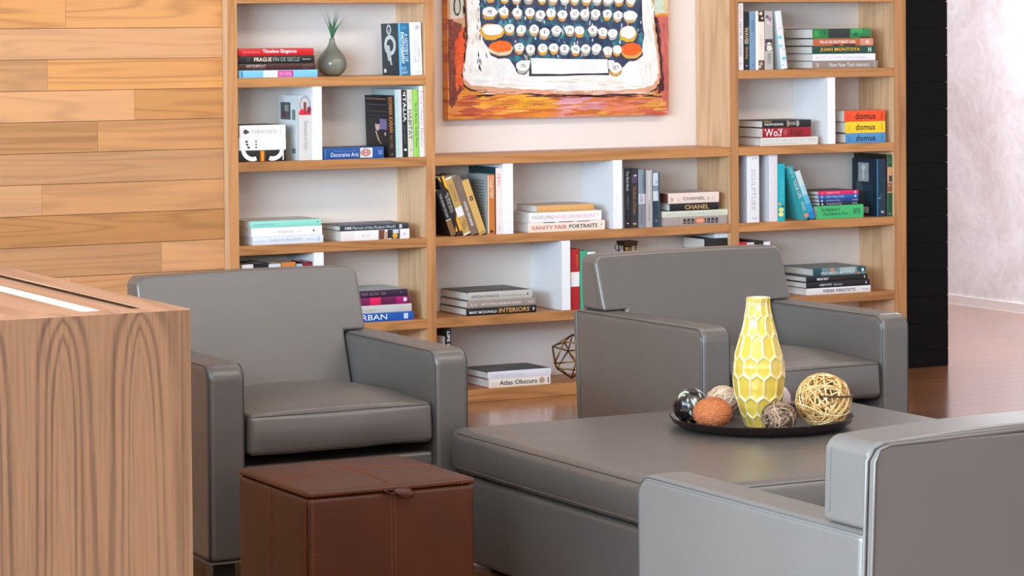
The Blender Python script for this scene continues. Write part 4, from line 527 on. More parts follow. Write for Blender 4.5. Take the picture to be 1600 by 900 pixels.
def make_book(kind, x, y, z, L, T, D, phi, group, o):
    ri = rgb
    c = ri(o['c']); b = ri(o.get('b', o['c'])); pg = ri(o.get('pg', (226, 220, 212)))
    th = 0.0026 if T > 0.02 else 0.0014
    bulge = 0.0016 if T > 0.02 else 0.0006
    root = bpy.data.objects.new('book', None)
    COL.objects.link(root); root.empty_display_size = 0.05
    tag(root, o['label'], 'book', group)
    mb = MB()
    mb.box(0, L, 0.0015, D, 0, th, b); mb.box(0, L, 0.0015, D, T-th, T, b)
    def sy(zz, off=0.0):
        q = min(1, max(0, zz/T)); return -bulge*(1-(2*q-1)**2)-off
    seg = 8; vs = []; fs = []
    for i in range(seg+1):
        zz = T*i/seg
        vs += [(0, sy(zz), zz), (L, sy(zz), zz), (L, 0.003, zz), (0, 0.003, zz)]
    for i in range(seg):
        a = 4*i; e = 4*(i+1)
        fs += [(a, a+1, e+1, e), (a+1, a+2, e+2, e+1), (a+2, a+3, e+3, e+2), (a+3, a, e, e+3)]
    fs += [(0, 3, 2, 1), (4*seg, 4*seg+1, 4*seg+2, 4*seg+3)]
    mb.add(vs, fs, c)
    e = 0.0006
    layer = [0]
    def rect(l0, l1, t0, t1, cc):
        layer[0] += 1; off = 0.00025+0.00008*layer[0]
        n = 5
        for i in range(n):
            za = T*(t0+(t1-t0)*i/n); zb = T*(t0+(t1-t0)*(i+1)/n)
            mb.quad((L*l0, sy(za, off), za), (L*l1, sy(za, off), za), (L*l1, sy(zb, off), zb), (L*l0, sy(zb, off), zb), cc)
    def disc(lc, tc, rl, rt, cc, inner=0.0, a0=0, a1=2*PI):
        layer[0] += 1; off = 0.00025+0.00008*layer[0]
        n = 18
        def P(rad, a):
            ll = min(1, max(0, lc+rl*rad*math.cos(a))); tt = min(1, max(0, tc+rt*rad*math.sin(a)))
            return (L*ll, sy(T*tt, off), T*tt)
        for i in range(n):
            a = a0+(a1-a0)*i/n; bb = a0+(a1-a0)*(i+1)/n
            if inner <= 0: mb.add([P(0, a), P(1, a), P(1, bb)], [(0, 1, 2)], cc)
            else: mb.quad(P(inner, a), P(1, a), P(1, bb), P(inner, bb), cc)
    for d in o.get('deco', []):
        cc = rgb(d[-1])
        if d[0] == 'disc': disc(d[1], d[2], d[3], d[4], cc)
        elif d[0] == 'ring': disc(d[1], d[2], d[3], d[4], cc, 0.72)
        elif d[0] == 'arc': disc(d[1], 1.15, abs(d[3]), 1.1, cc, 0.66, *((PI*1.02, PI*1.62) if d[3] > 0 else (PI*1.38, PI*1.98)))
        elif d[0] in ('tri', 'tri2'):
            l0, l1, t0, t1 = d[1:5]; off = 0.0006
            if d[0] == 'tri': P3 = [(l0, t0), (l0, t1), (l1, t1)]
            else: P3 = [(l0, t1), (l1*0.9+l0*0.1, t0), (l1, t1)]
            mb.add([(L*p[0], sy(T*p[1], off+0.0008), T*p[1]) for p in P3], [(0, 1, 2)], cc)
        elif d[0] == 'rect2': rect(d[1], d[2], d[3], d[4], cc)
        else: rect(d[0], d[1], d[2], d[3], cc)
    for t in o.get('text', []):
        s, l0, l1, t0, t1, cc = t[:6]; bold = len(t) > 6
        layer[0] += 1; off = 0.0006+0.00008*layer[0]
        vs, fs = text_mesh(s, bold)
        mb.add([(L*(l0+(l1-l0)*px), sy(T*(t0+(t1-t0)*py), off), T*(t0+(t1-t0)*py)) for px, py in vs], fs, rgb(cc))
    zb = -0.0004; kk = 0
    for d in o.get('side', []):
        cc = rgb(d[-1]); kk += 1; zz = -0.0003-0.00008*kk
        if d[0] in ('rect', 'quad'):
            h0, h1, l0, l1 = d[1:5]; sk = 0.06*D if d[0] == 'quad' else 0
            mb.quad((L*l0, D*(1-h0)+sk, zz), (L*l0, D*(1-h1)+sk, zz), (L*l1, D*(1-h1)-sk, zz), (L*l1, D*(1-h0)-sk, zz), cc)
        else:
            _, hc, lc, rh, rl = d[:5]; inner = 0.6 if d[0] == 'ring' else 0
            n = 18
            for i in range(n):
                a = 2*PI*i/n; bb = 2*PI*(i+1)/n
                Q = lambda rad, an: (L*(lc+rl*rad*math.cos(an)), D*(1-hc+rh*rad*math.sin(an)), zz)
                mb.quad(Q(inner, a), Q(1, a), Q(1, bb), Q(inner, bb), cc)
    for i, d in enumerate(o.get('top', [])):
        x0, x1, y0, y1 = d[:4]
        mb.box(L*x0, L*x1, D*y0+0.002, min(D, D*y1+0.002), T, T+0.0003+0.00005*i, rgb(d[4]))
    mb.build('cover', M['print'], root)
    p = MB(); p.box(0.003, L-0.003, 0.003, D-0.004, th+0.0001, T-th-0.0001, pg); p.build('page_block', M['pages'], root)
    if kind == 'H':
        root.location = (x, y, z)
    else:
        ph = math.radians(phi)
        dz = T*abs(math.sin(ph)) if phi < 0 else 0
        root.location = (x-math.sin(ph)*L, y, z+math.cos(ph)*L+dz)
        root.rotation_euler = (0, PI/2-ph, 0)
    return root
for bk in BOOKS: make_book(*bk)

# ================================================================== UPHOLSTERY
def axis_samples(h, r, flat=8):
    s = [h-r+r*math.tan(math.radians(a)) for a in (0, 9, 18, 27, 36, 45)]
    mid = [(-1+2*i/flat)*(h-r) for i in range(1, flat)]
    return [-x for x in reversed(s)]+mid+s
class Soft:
    """rounded, crowned block; F maps a point of the plain block surface to the soft surface"""
    def __init__(s, x0, x1, y0, y1, z0, z1, r=0.03, crown=0.0, front=0.0, side=0.0, bottom=0.0, power=4, wob=0.0):
        s.c = Vector(((x0+x1)/2, (y0+y1)/2, (z0+z1)/2)); s.h = Vector(((x1-x0)/2, (y1-y0)/2, (z1-z0)/2))
        s.r = min(r, min(s.h)*0.98); s.k = (crown, front, side, bottom); s.p = power; s.wob = wob
    def F(s, p, off=0.0):
        h, r = s.h, s.r
        q = Vector([max(-(h[i]-r), min(h[i]-r, p[i])) for i in range(3)])
        d = p-q
        nrm = d.normalized() if d.length > 1e-9 else Vector((0, 0, 1))
        pos = q+nrm*(r+off)
        cr, fr, sd, bt = s.k; pw = s.p
        a = [max(0.0, 1-abs(pos[i]/h[i])**pw) for i in range(3)]
        a2 = [max(0.0, 1-abs(pos[i]/h[i])**2) for i in range(3)]
        if nrm.z > 0: pos.z += cr*a2[0]**0.8*a2[1]**0.8*nrm.z
        else: pos.z += bt*a2[0]*a2[1]*nrm.z
        pos.y += fr*a[0]*a2[2]*nrm.y; pos.x += sd*a[1]*a2[2]*nrm.x
        if s.wob:
            n = mnoise.noise((pos+s.c)*7.0); pos += nrm*n*s.wob
        return pos+s.c
    def mesh(s, name, mat, parent):
        mb = MB(); h = s.h; S = [axis_samples(h[i], s.r, 10) for i in range(3)]
        for ax in range(3):
            b, c = [(1, 2), (0, 2), (0, 1)][ax]
            for sg in (-1, 1):
                vs = []; B, C_ = S[b], S[c]
                for vb in B:
                    for vc in C_:
                        p = Vector((0, 0, 0)); p[ax] = sg*h[ax]; p[b] = vb; p[c] = vc
                        vs.append(s.F(p))
                n = len(C_); fs = [(i*n+j, (i+1)*n+j, (i+1)*n+j+1, i*n+j+1) for i in range(len(B)-1) for j in range(n-1)]
                mb.add(vs, fs, smooth=True)
        return mb.build(name, mat, parent, recalc=True)
    def loop(s, z, off=0.0004, n=26):
        """closed seam line round the block at height z (from centre)"""
        pts = []; hx, hy = s.h.x, s.h.y
        for i in range(n): pts.append((-hx+2*hx*i/n, -hy))
        for i in range(n): pts.append((hx, -hy+2*hy*i/n))
        for i in range(n): pts.append((hx-2*hx*i/n, hy))
        for i in range(n): pts.append((-hx, hy-2*hy*i/n))
        return [s.F(Vector((x, y, z)), off) for x, y in pts]
    def line(s, a, b, n=24, off=0.0004):
        a = Vector(a); b = Vector(b); return [s.F(a.lerp(b, i/n), off) for i in range(n+1)]

def arc2(cx, cy, r, a0, a1, n=6):
    return [(cx+r*math.cos(math.radians(a0+(a1-a0)*i/n)), cy+r*math.sin(math.radians(a0+(a1-a0)*i/n))) for i in range(n+1)]

def make_armchair(label, loc, rotz, W=0.858, D=0.83, armw=0.118, armh=0.645, top=0.848, tt=0.11, shoulder=0.045, lean=0.045, slope=0.34, crown=0.004):
    t = thing('armchair', label, 'armchair', loc, rotz)
    big = W > 0.8585
    L = M['leather']
    yr = lambda z: D-lean*(top-z)/top
    # arms: side outline with a rounded front-top corner, extruded across
    for sx, x0 in ((0, 0.0), (1, W-armw)):
        prof = [(0.0, 0.06)]+[(y, z) for y, z in arc2(0.05, armh-0.05, 0.05, 180, 90, 8)]+[(yr(armh)-0.022, armh), (yr(0.06)-0.022, 0.06)]
        mb = MB(); mb.prism(prof, 'x', x0, x0+armw)
        a = bevel(mb.build('arm', L, t, recalc=True), 0.021, 6, 50)
        sm = MB(); i = 0.0105
        for xs, sg in ((x0, -1), (x0+armw, 1)):
            pts = [(xs+sg*0.0002-sg*0.004, 0.0065, 0.065)]
            pr = [(y, z) for y, z in arc2(0.05, armh-0.05, 0.05-0.0065, 180, 90, 10)]+[(yr(armh)-0.03, armh-0.0065)]
            for y, z in [(0.0065, 0.065)]+pr: pts.append((xs-sg*0.0045, y, z))
            sm.tube(pts[1:], 0.0016, 6)
            sm.tube([(p[0]+sg*0.0022, p[1]+0.006 if p[2] < armh-0.03 else p[1], p[2]-(0.006 if p[2] > armh-0.03 else 0)) for p in pts[1:]], 0.0009, 5)
        sm.build('seam', M['thread'], a)
    # body under the seat and its front rail
    mb = MB(); mb.box(armw+0.001, W-armw-0.001, 0.05, yr(0.2)-0.03, 0.06, 0.33)
    bevel(mb.build('seat_base', L, t), 0.006, 2)
    mb = MB(); mb.box(armw+0.001, W-armw-0.001, 0.012, 0.049, 0.06, 0.335)
    bevel(mb.build('front_rail', L, t), 0.012, 4)
    mb = MB()
    pr = [(0.004, 0.004), (W-0.004, 0.004), (W-0.004, yr(0.06)-0.006), (0.004, yr(0.06)-0.006)]
    mb.tube([(x, y, 0.0585) for x, y in pr], 0.0035, 6, closed=True)
    mb.build('base_welt', M['welt'], t)
    # seat cushion
    s = Soft(armw+0.008, W-armw-0.008, -0.004, yr(0.45)-tt-0.115, 0.366, 0.49, 0.02, crown=0.042, front=0.014, side=0.0, wob=0.004)
    c = s.mesh('seat_cushion', L, t)
    sm = MB(); sm.tube(s.loop(s.h.z-0.006), 0.0016, 6, closed=True); sm.tube(s.loop(-s.h.z+0.010), 0.0014, 6, closed=True)
    sm.build('seam', M['thread'], c)
    # T-shaped back
    ia = armw+0.003; oh = armh+0.0015; R_ = 0.034; sh = shoulder
    prof = [(ia, 0.34), (W-ia, 0.34), (W-ia, oh)]
    prof += [(W-sh-0.012, oh)]+arc2(W-sh-0.012, oh+0.012, 0.012, -70, 0, 4)
    prof += arc2(W-sh-R_, top-R_, R_, 10, 84, 6)+[(W-sh-R_+(2*(sh+R_)-W)*q/8, top+crown*(1-(2*q/8-1)**2)) for q in range(9)]+arc2(sh+R_, top-R_, R_, 96, 170, 6)
    prof += arc2(sh+0.012, oh+0.012, 0.012, 180, 250, 4)+[(sh+0.012, oh), (ia, oh)]
    mb = MB(); mb.prism(prof, 'y', 0.0, 1.0)
    yf = lambda z: D-tt-(top-z)*slope
    mb.v = [(x, (yf(z) if y < 0.5 else yr(z)-0.021), z) for x, y, z in mb.v]
    b = bevel(mb.build('backrest', L, t, recalc=True), 0.024, 5, 50)
    sm = MB()
    for sg in (0, 1):
        xx = (sh if sg == 0 else W-sh)
        s1 = 1 if sg == 0 else -1
        pts = [(xx+s1*0.001, yf(oh+0.03)+0.026, oh+0.02)]+[(xx+s1*0.0008, yf(z)+0.026, z) for z in (oh+0.05, (oh+top)/2, top-R_)]
        for a in (20, 45, 70, 90):
            z = top-R_+(R_-0.001)*math.sin(math.radians(a)); x = xx+s1*(R_-(R_-0.001)*math.cos(math.radians(a)))
            pts.append((x, yf(z)+0.026, z))
        sm.tube(pts, 0.0015, 6)
    sm.tube([(sh+R_, yf(top)+0.026, top-0.0008), (W-sh-R_, yf(top)+0.026, top-0.0008)], 0.0012, 6)
    sm.build('seam', M['thread'], b)
    # outside rear panel with its welts
    sh0, R0, top0 = sh, R_, top
    if not big: sh, top = sh+0.016, top-0.014
    mb = MB(); mb.prism([(0.006, 0.06), (W-0.006, 0.06), (W-0.006, armh-0.01), (W-sh, armh-0.002), (W-sh, top-R_), (W-sh-0.014, top-0.012), (W-sh-0.034, top-0.004), (sh+0.034, top-0.004), (sh+0.014, top-0.012), (sh, top-R_), (sh, armh-0.002), (0.006, armh-0.01)], 'y', 0.0, 1.0)
    mb.v = [(x, yr(z)-(0.020 if y < 0.5 else 0.0), z) for x, y, z in mb.v]
    rp = bevel(mb.build('rear_panel', L, t, recalc=True), 0.005, 3, 50)
    mb = MB()
    for yo, rr in ((-0.022, 0.0045), (-0.001, 0.0035)):
        o1 = 0.003 if yo < -0.01 else 0.007
        o2 = max(0.0, sh-0.006)
        pts = [(o1, 0.06), (o1, 0.3), (o1, armh-0.01), (o1+o2, armh+0.02), (o1+o2, top-R_), (o2+0.018, top-0.010), (o2+0.042, top-0.003), (W/2, top-0.003+crown*0.6), (W-o2-0.042, top-0.003), (W-o2-0.018, top-0.010), (W-o1-o2, top-R_), (W-o1-o2, armh+0.02), (W-o1, armh-0.01), (W-o1, 0.3), (W-o1, 0.06)]
        mb.tube([(x, yr(z)+yo, z) for x, z in pts], rr, 6)
    if big: mb.build('welt', M['welt'], rp)
    for x in (0.015, W-0.085):
        for y in (0.015, D-0.12):
            mb = MB(); mb.box(x, x+0.07, y, y+0.06, 0.0, 0.059); bevel(mb.build('foot', M['darkfoot'], t), 0.002, 2, wn=False)
    return t
make_armchair('grey leather armchair on the left, half behind the wooden counter, facing forward', (-3.078, -3.20, 0), 0)
make_armchair('grey leather armchair on the right facing forward, behind the yellow vase', (-1.318, -3.10, 0), 0.05, D=0.81, shoulder=0.030, top=0.835)
make_armchair('grey leather armchair in the lower right corner, seen from behind', (-2.150, -5.55, 0), PI, W=0.86, D=0.90, tt=0.175, shoulder=0.006, top=0.818, slope=0.04, crown=0.014)

# big square ottoman
t = thing('ottoman', 'large square grey leather ottoman carrying the tray and yellow vase', 'ottoman', (-1.612, -3.915, 0))
hw, hd = 0.700, 0.672
s = Soft(-hw, hw, -hd, hd, 0.278, 0.411, 0.030, crown=0.010, front=0.012, side=0.012, wob=0.002)
c = s.mesh('top_cushion', M['leather'], t)
sm = MB(); sm.tube(s.loop(s.h.z-0.008), 0.0018, 6, closed=True); sm.build('seam', M['thread'], c)
sm = MB(); sm.tube(s.loop(-s.h.z+0.020), 0.0028, 6, closed=True); sm.tube(s.loop(-s.h.z+0.014), 0.0016, 6, closed=True); sm.build('piping', M['welt'], c)
s = Soft(-hw+0.012, hw-0.012, -hd+0.012, hd-0.012, 0.012, 0.274, 0.02, front=0.004, side=0.004)
s.mesh('base', M['leather'], t)
for x in (-0.6, 0.54):
    for y in (-0.6, 0.54):
        mb = MB(); mb.box(x, x+0.06, y, y+0.06, 0, 0.014); mb.build('foot', M['darkfoot'], t)

# brown leather cube stool
t = thing('cube_stool', 'brown leather storage cube with a pull tab in front of the left armchair', 'stool', (-2.905, -3.845, 0))
hw = 0.248; hd = 0.240
s = Soft(-hw, hw, -hd, hd, 0.0, 0.386, 0.014, front=0.004, side=0.004)
bd = s.mesh('body', M['brown'], t)
st = MB()
def stitch(S, a, b, r=0.0011, step=0.0075, dx=0.0):
    L_ = (Vector(b)-Vector(a)).length; n = int(L_/step); pts = S.line(a, b, n*2, 0.0007)
    for i in range(0, n*2, 2): st.tube([pts[i], pts[i].lerp(pts[i+1], 1.15)], r, 4)
hz = s.h.z
for xx in (-0.006, 0.006): stitch(s, (xx, -s.h.y, hz), (xx, -s.h.y, -hz))
st.build('stitching', M['brownthread'], bd); st = MB()
for yy in (-0.006, 0.006): stitch(s, (-s.h.x, yy, hz), (-s.h.x, yy, -hz))
for xx in (-s.h.x+0.014,): stitch(s, (xx, -s.h.y, hz), (xx, -s.h.y, -hz))
stitch(s, (-s.h.x, -s.h.y+0.014, hz), (-s.h.x, -s.h.y+0.014, -hz))
stitch(s, (-s.h.x, -s.h.y, -hz+0.045), (-s.h.x, s.h.y, -hz+0.045))
st.build('stitching', M['brownthread'], bd)
sm = MB(); sm.tube(s.line((-s.h.x, -s.h.y, hz*0.98), (-s.h.x, -s.h.y, -hz), 20, 0.0), 0.0022, 6); sm.tube(s.line((0, -s.h.y, hz), (0, -s.h.y, -hz), 20, -0.0006), 0.0014, 6); sm.tube(s.line((-s.h.x, 0, hz), (-s.h.x, 0, -hz), 20, -0.0006), 0.0014, 6)
sm.build('seam', M['brown'], bd)
s = Soft(-hw-0.001, hw+0.001, -hd-0.001, hd+0.001, 0.3865, 0.403, 0.0078, crown=0.010, front=0.002, side=0.002)
ld = s.mesh('lid', M['brown'], t)
st = MB(); hz = s.h.z
for q in (-0.005, 0.005):
    stitch(s, (q, -s.h.y, hz), (q, s.h.y, hz)); stitch(s, (-s.h.x, q, hz), (s.h.x, q, hz))
st.build('stitching', M['brownthread'], ld); st = MB()
pl = s.loop(-hz+0.006, 0.0007, 90)
for i in range(0, len(pl)-1, 2): st.tube([pl[i], pl[i+1]], 0.0010, 4)
pl = s.loop(-hz+0.002, 0.0002, 40); 
st.build('stitching', M['brownthread'], ld)
# pull tab: leather strap folded into a small loop with a leaf-shaped tail
mb = MB()
def strip(path, wid, th=0.0022):
    n = len(path); vs = []
    for i, (p, w) in enumerate(zip(path, wid)):
        p = Vector(p); tn = (Vector(path[min(i+1, n-1)])-Vector(path[max(i-1, 0)])).normalized()
        wdir = Vector((0, 0, 1)) if i < 14 else Vector((0, -0.25, 0.97)).normalized()
        nn = tn.cross(wdir).normalized()
        for a, b in ((-1, -1), (1, -1), (1, 1), (-1, 1)):
            vs.append(p+wdir*a*w/2+nn*b*th/2)
    fs = []
    for i in range(n-1):
        for k in range(4): fs.append((i*4+k, i*4+(k+1) % 4, (i+1)*4+(k+1) % 4, (i+1)*4+k))
    fs += [(0, 3, 2, 1), tuple(4*(n-1)+k for k in range(4))]
    mb.add(vs, fs, smooth=False)
yf_ = -hd-0.006
tail = []
wid = []
loop = [(-0.030, yf_+0.002, 0.3905), (-0.020, yf_-0.004, 0.3855), (-0.008, yf_-0.007, 0.3800), (-0.002, yf_-0.004, 0.3815), (0.001, yf_, 0.3875), (-0.004, yf_+0.001, 0.3925), (-0.016, yf_+0.002, 0.3935), (-0.028, yf_+0.003, 0.3925)]
# the loop is seen edge-on: a band running front to back
vs = []; fs = []
n = len(loop)
for i, p in enumerate(loop):
    vs += [(p[0], p[1]-0.004, p[2]), (p[0], p[1]+0.010, p[2])]
for i in range(n-1): fs.append((2*i, 2*i+1, 2*i+3, 2*i+2))
mb.add(vs, fs, smooth=True)
leaf = []
for i in range(13):
    q = i/12
    w = 0.008+0.028*math.sin(PI*min(1, q*1.02))**0.8*(0.55+0.45*q) if q < 0.97 else 0.004
    leaf.append((-0.001+0.062*q, yf_-0.004-0.002*math.sin(PI*q), 0.3885-0.012*q**1.3, w))
vs = []; fs = []
for (x, y, z, w) in leaf: vs += [(x, y+w*0.15, z+w/2), (x, y-w*0.1-0.0015, z), (x, y-w*0.3, z-w/2)]
for i in range(12):
    for k in range(2): fs.append((3*i+k, 3*i+k+1, 3*i+k+4, 3*i+k+3))
mb.add(vs, fs, smooth=True)
o = mb.build('pull_tab', M['brown'], t); k = o.modifiers.new('thick', 'SOLIDIFY'); k.thickness = 0.0024

# foreground counter
t = thing('counter', 'brown wood-veneer reception counter with a glowing window-reflection strip in its top, lower left', 'counter', (-5.8, -4.4, 0))
ox, oy = 5.8, 4.4
X0, X1, Y0, Y1, H = -7.4, -4.052, -5.552, -3.3, 1.06
mb = MB(); mb.box(X0+ox, X1+ox-0.02, Y0+oy, Y0+oy+0.02, 0, H-0.001, (0.35, 0.5, 0.2)); mb.build('front_panel', M['walnut'], t)
mb = MB(); mb.box(X1+ox-0.0195, X1+ox, Y0+oy+0.0005, Y1+oy, 0, H-0.001, (0.8, 0.5, 0.4)); mb.build('side_panel', M['walnut'], t)
mb = MB(); mb.box(X0+ox, X1+ox-0.02, Y0+oy+0.0205, Y1+oy-0.001, 0.0, H-0.02, (0.2, 0.2, 0.2)); mb.build('carcass', M['walnut'], t)
mb = MB(); mb.box(X0+ox, X1+ox-0.075, Y0+oy, Y0+oy+0.07, H-0.0009, H+0.0006, (0.3, 0.4, 0.1))
mb.box(X1+ox-0.0745, X1+ox, Y0+oy, Y1+oy, H-0.0009, H+0.0008, (0.6, 0.4, 0.1)); mb.build('top_rim', M['walnut_top'], t)
mb = MB(); mb.box(X1+ox-0.148, X1+ox-0.076, Y0+oy+0.071, Y1+oy-0.002, H-0.019, H-0.006, (0.9, 0.9, 0.9)); mb.box(X0+ox, X1+ox-0.183, Y0+oy+0.071, Y1+oy-0.002, H-0.019, H-0.006, (0.7, 0.9, 0.9)); mb.build('worktop', M['walnut_top'], t)
em = NT('reflection_glow'); em.b.inputs['Base Color'].default_value = (0.9, 0.9, 0.9, 1); em.b.inputs['Emission Color'].default_value = (1, 0.97, 0.92, 1); em.b.inputs['Emission Strength'].default_value = 2.5
mb = MB(); mb.box(X1+ox-0.1825, X1+ox-0.1485, Y0+oy+0.085, Y1+oy-0.002, H-0.019, H-0.0055); mb.build('reflection_strip', em.mat, t)  # emissive strip stands in for a window's reflection on the worktop

# ================================================================== TRAY AND ITS THINGS
TX, TY, TZ = -1.525, -3.770, 0.4235
t = thing('tray', 'round dark metal tray with a low flared rim on the big ottoman', 'tray', (TX, TY, TZ))
mb = MB()
prof = [(0, 0.0), (0.228, 0.0), (0.248, 0.004), (0.266, 0.014), (0.276, 0.030), (0.2785, 0.032), (0.2775, 0.0335), (0.272, 0.031), (0.262, 0.017), (0.246, 0.0075), (0.227, 0.004), (0, 0.004)]
mb.lathe(prof, 96)
tm = NT('hammered_dark_metal'); tc = tm.n('ShaderNodeTexCoord'); vo = tm.n('ShaderNodeTexVoronoi', Scale=110.0); tm.l(tc, 'Object', vo, 'Vector')
tm.b.inputs['Base Color'].default_value = (*rgb((52, 40, 36)), 1); tm.b.inputs['Metallic'].default_value = 0.6; tm.b.inputs['Roughness'].default_value = 0.42; tm.bump(vo.outputs[0], 0.5, 0.002)
mb.build('dish', tm.mat, t, recalc=True)
BZ = TZ+0.0045

# yellow vase with staggered carved panels
t = thing('vase', 'tall yellow ceramic vase with staggered scooped facets, standing on the tray', 'vase', (-1.547, -3.789, BZ))
HV = 0.386
pr = [(0, .0415), (.008, .0445), (.031, .0555), (.060, .0655), (.089, .0725), (.120, .0775), (.149, .0795), (.180, .0785), (.2117, .0735), (.24, .0660), (.2695, .0575), (.30, .0495), (.330, .0430), (.352, .0385), (.370, .0365), (.385, .0365)]
def prad(z):
    for (a, ra), (b, rb) in zip(pr[:-1], pr[1:]):
        if z <= b: q = (z-a)/(b-a); return ra+(rb-ra)*q
    return pr[-1][1]
bands = [-0.03, 0.031, 0.089, 0.149, 0.2117, 0.2695, 0.330, 0.40]
cents = [(a+b)/2 for a, b in zip(bands[:-1], bands[1:])]
NS = 11; NTH = 240; NZ = 190
vs = []; fs = []; cl = []
base = rgb((208, 176, 72)); pale = rgb((226, 216, 186))
for j in range(NZ+1):
    z = 0.3855*j/NZ
    row = max(0, min(6, next(i for i in range(7) if z <= bands[i+1])))
    for i in range(NTH):
        th = 2*PI*i/NTH; ds = []
        for rr in (row-1, row, row+1):
            if rr < 0 or rr > 6: continue
            off = 0.5 if rr % 2 else 0.0
            oval = rr % 2 == 1
            a = (th/(2*PI)*NS+off) % 1.0-0.5
            bb = (z-cents[rr])/0.060
            for aa in (a-1, a, a+1):
                d = (abs(aa*(1.12 if oval else 0.98))**2.4+abs(bb*(1.02 if oval else 0.86))**2.4)**(1/2.4)
                ds.append((d, rr))
        ds.sort(); e = ds[1][0]-ds[0][0]
        q = min(1, e/0.24); q = q*q*(3-2*q)
        R0 = prad(z)
        dep = 0.0036*q+0.0012*min(1, e/0.6)
        if z > 0.372: dep *= max(0.25, (0.3855-z)/0.0135)
        rad = R0-dep
        vs.append((rad*math.cos(th+0.35), rad*math.sin(th+0.35), z))
        k = max(0.0, 1-e/0.13)**0.8*0.85
        cl.append(tuple(base[m]*(1-k)+pale[m]*k for m in range(3)))
for j in range(NZ):
    for i in range(NTH):
        fs.append((j*NTH+i, j*NTH+(i+1) % NTH, (j+1)*NTH+(i+1) % NTH, (j+1)*NTH+i))
mb = MB(); mb.add(vs, fs, smooth=True)
mb.c = [cl[fc[0]] for fc in fs]
top0 = [(0.0365-0.001, 0.3855), (0.0345, 0.3865), (0.0325, 0.385), (0.0325, 0.33), (0.05, 0.26), (0.0, 0.05)]
mb.lathe(top0, 48, rgb((214, 190, 150)))
mb.add([(0.0415*math.cos(2*PI*i/48), 0.0415*math.sin(2*PI*i/48), 0.0) for i in range(48)], [tuple(range(48))[::-1]], base)
vg = mat_attr('yellow_glaze', 0.16, 0.1, 0.05, scale=40)
vg.node_tree.nodes['Principled BSDF'].inputs['Coat Weight'].default_value = 0.5
vg.node_tree.nodes['Principled BSDF'].inputs['Coat Roughness'].default_value = 0.06
mb.build('glazed_body', vg, t)

def strand_ball(name, label, mats, cx, cy, r, rz, n, sr, seed, group=None, core=None, colr=((200, 160, 100),), jit=0.06, flat=1.0, extra=None):
    rr = random.Random(seed); z = BZ+rz
    t = thing(name, label, 'decorative ball', (cx, cy, BZ), 0, group)
    mb = MB()
    for i in range(n):
        ax = Vector((rr.gauss(0, 1), rr.gauss(0, 1), rr.gauss(0, 1))).normalized()
        a = ax.orthogonal().normalized(); b = ax.cross(a)
        off = rr.uniform(-0.35, 0.35); rad = math.sqrt(1-off*off); ph = rr.uniform(0, 6.28); lv = rr.uniform(0.86, 0.985)
        k1 = rr.uniform(-jit, jit); k2 = rr.uniform(-jit, jit); pts = []
        for k in range(34):
            an = 2*PI*k/34
            p = (a*math.cos(an)+b*math.sin(an))*rad+ax*(off+k1*math.sin(2*an+ph)+k2*math.sin(3*an))
            p = p.normalized()*(lv*r-sr)
            pts.append((p.x, p.y, rz+p.z*rz/r))
        c = rgb(rr.choice(colr)); g = rr.uniform(0.75, 1.15)
        mb.tube(pts, sr*rr.uniform(0.7, 1.15), 5, closed=True, col=tuple(min(1, q*g) for q in c))
    mb.build('strands', mats, t)
    if core:
        mb = MB(); N_ = 12
        mb.lathe([(core[0]*math.sin(PI*k/N_), rz-core[0]*rz/r*math.cos(PI*k/N_)) for k in range(N_+1)], 24, rgb(core[1])); mb.build('core', mats, t)
    if extra: extra(t)
    return t
fib = mat_attr('plant_fibre', 0.6, 0.25, 0.2, scale=90)
def vine(t):
    mb = MB(); pts = []
    for k in range(22):
        an = -2.3+2.6*k/21
        p = Vector((math.cos(an), math.sin(an), 0.25-0.16*k/21)).normalized()*0.0865
        pts.append((p.x, p.y, 0.086+p.z))
    mb.tube(pts, 0.0028, 6); o = mb.build('dark_vine', mat_simple('dark_vine', (62, 36, 26), 0.5), t); o['label'] = 'dark brown vine strand'
strand_ball('rattan_ball', 'largest woven ball, pale golden rattan, at the right edge of the tray', fib, -1.414, -3.936, 0.088, 0.084, 62, 0.0025, 3, colr=((222, 182, 120), (205, 158, 92), (235, 205, 150), (188, 138, 74)), extra=vine)
strand_ball('twig_ball', 'small grey brown twig ball in front of the yellow vase on its right', fib, -1.590, -3.962, 0.056, 0.0485, 62, 0.0024, 7, colr=((150, 118, 92), (112, 84, 62), (184, 154, 126), (84, 60, 44)), core=(0.036, (40, 28, 24)), jit=0.14)
strand_ball('wicker_ball', 'beige wicker ball behind the rust orange ball, left of the yellow vase', fib, -1.532, -3.560, 0.052, 0.049, 70, 0.0026, 11, colr=((224, 192, 160), (200, 164, 132), (236, 210, 182)), core=(0.038, (90, 70, 60)), jit=0.1)
# rust ball bound with cord
t = thing('cord_ball', 'rust orange cord-covered ball at the front left of the tray', 'decorative ball', (-1.712, -3.790, BZ))
mb = MB(); nth = 120; nz = 90; vs = []; cc = []
rr = random.Random(9)
for j in range(nz+1):
    ph = PI*j/nz
    for i in range(nth):
        th = 2*PI*i/nth
        d = Vector((math.sin(ph)*math.cos(th), math.sin(ph)*math.sin(th), math.cos(ph)))
        w = math.sin(38*ph+th)*0.0004+mnoise.noise(d*20)*0.0022+mnoise.noise(d*48)*0.0035
        R1 = 0.0575+w; vs.append((d.x*R1, d.y*R1, 0.0500+d.z*(0.0455+w)))
fs = [(j*nth+i, j*nth+(i+1) % nth, (j+1)*nth+(i+1) % nth, (j+1)*nth+i) for j in range(nz) for i in range(nth)]
mb.add(vs, fs, rgb((196, 112, 62)), smooth=True); mb.build('cord_wrap', mat_attr('rust_cord', 0.8, 0.45, 1.0, scale=170, bdist=0.006), t)
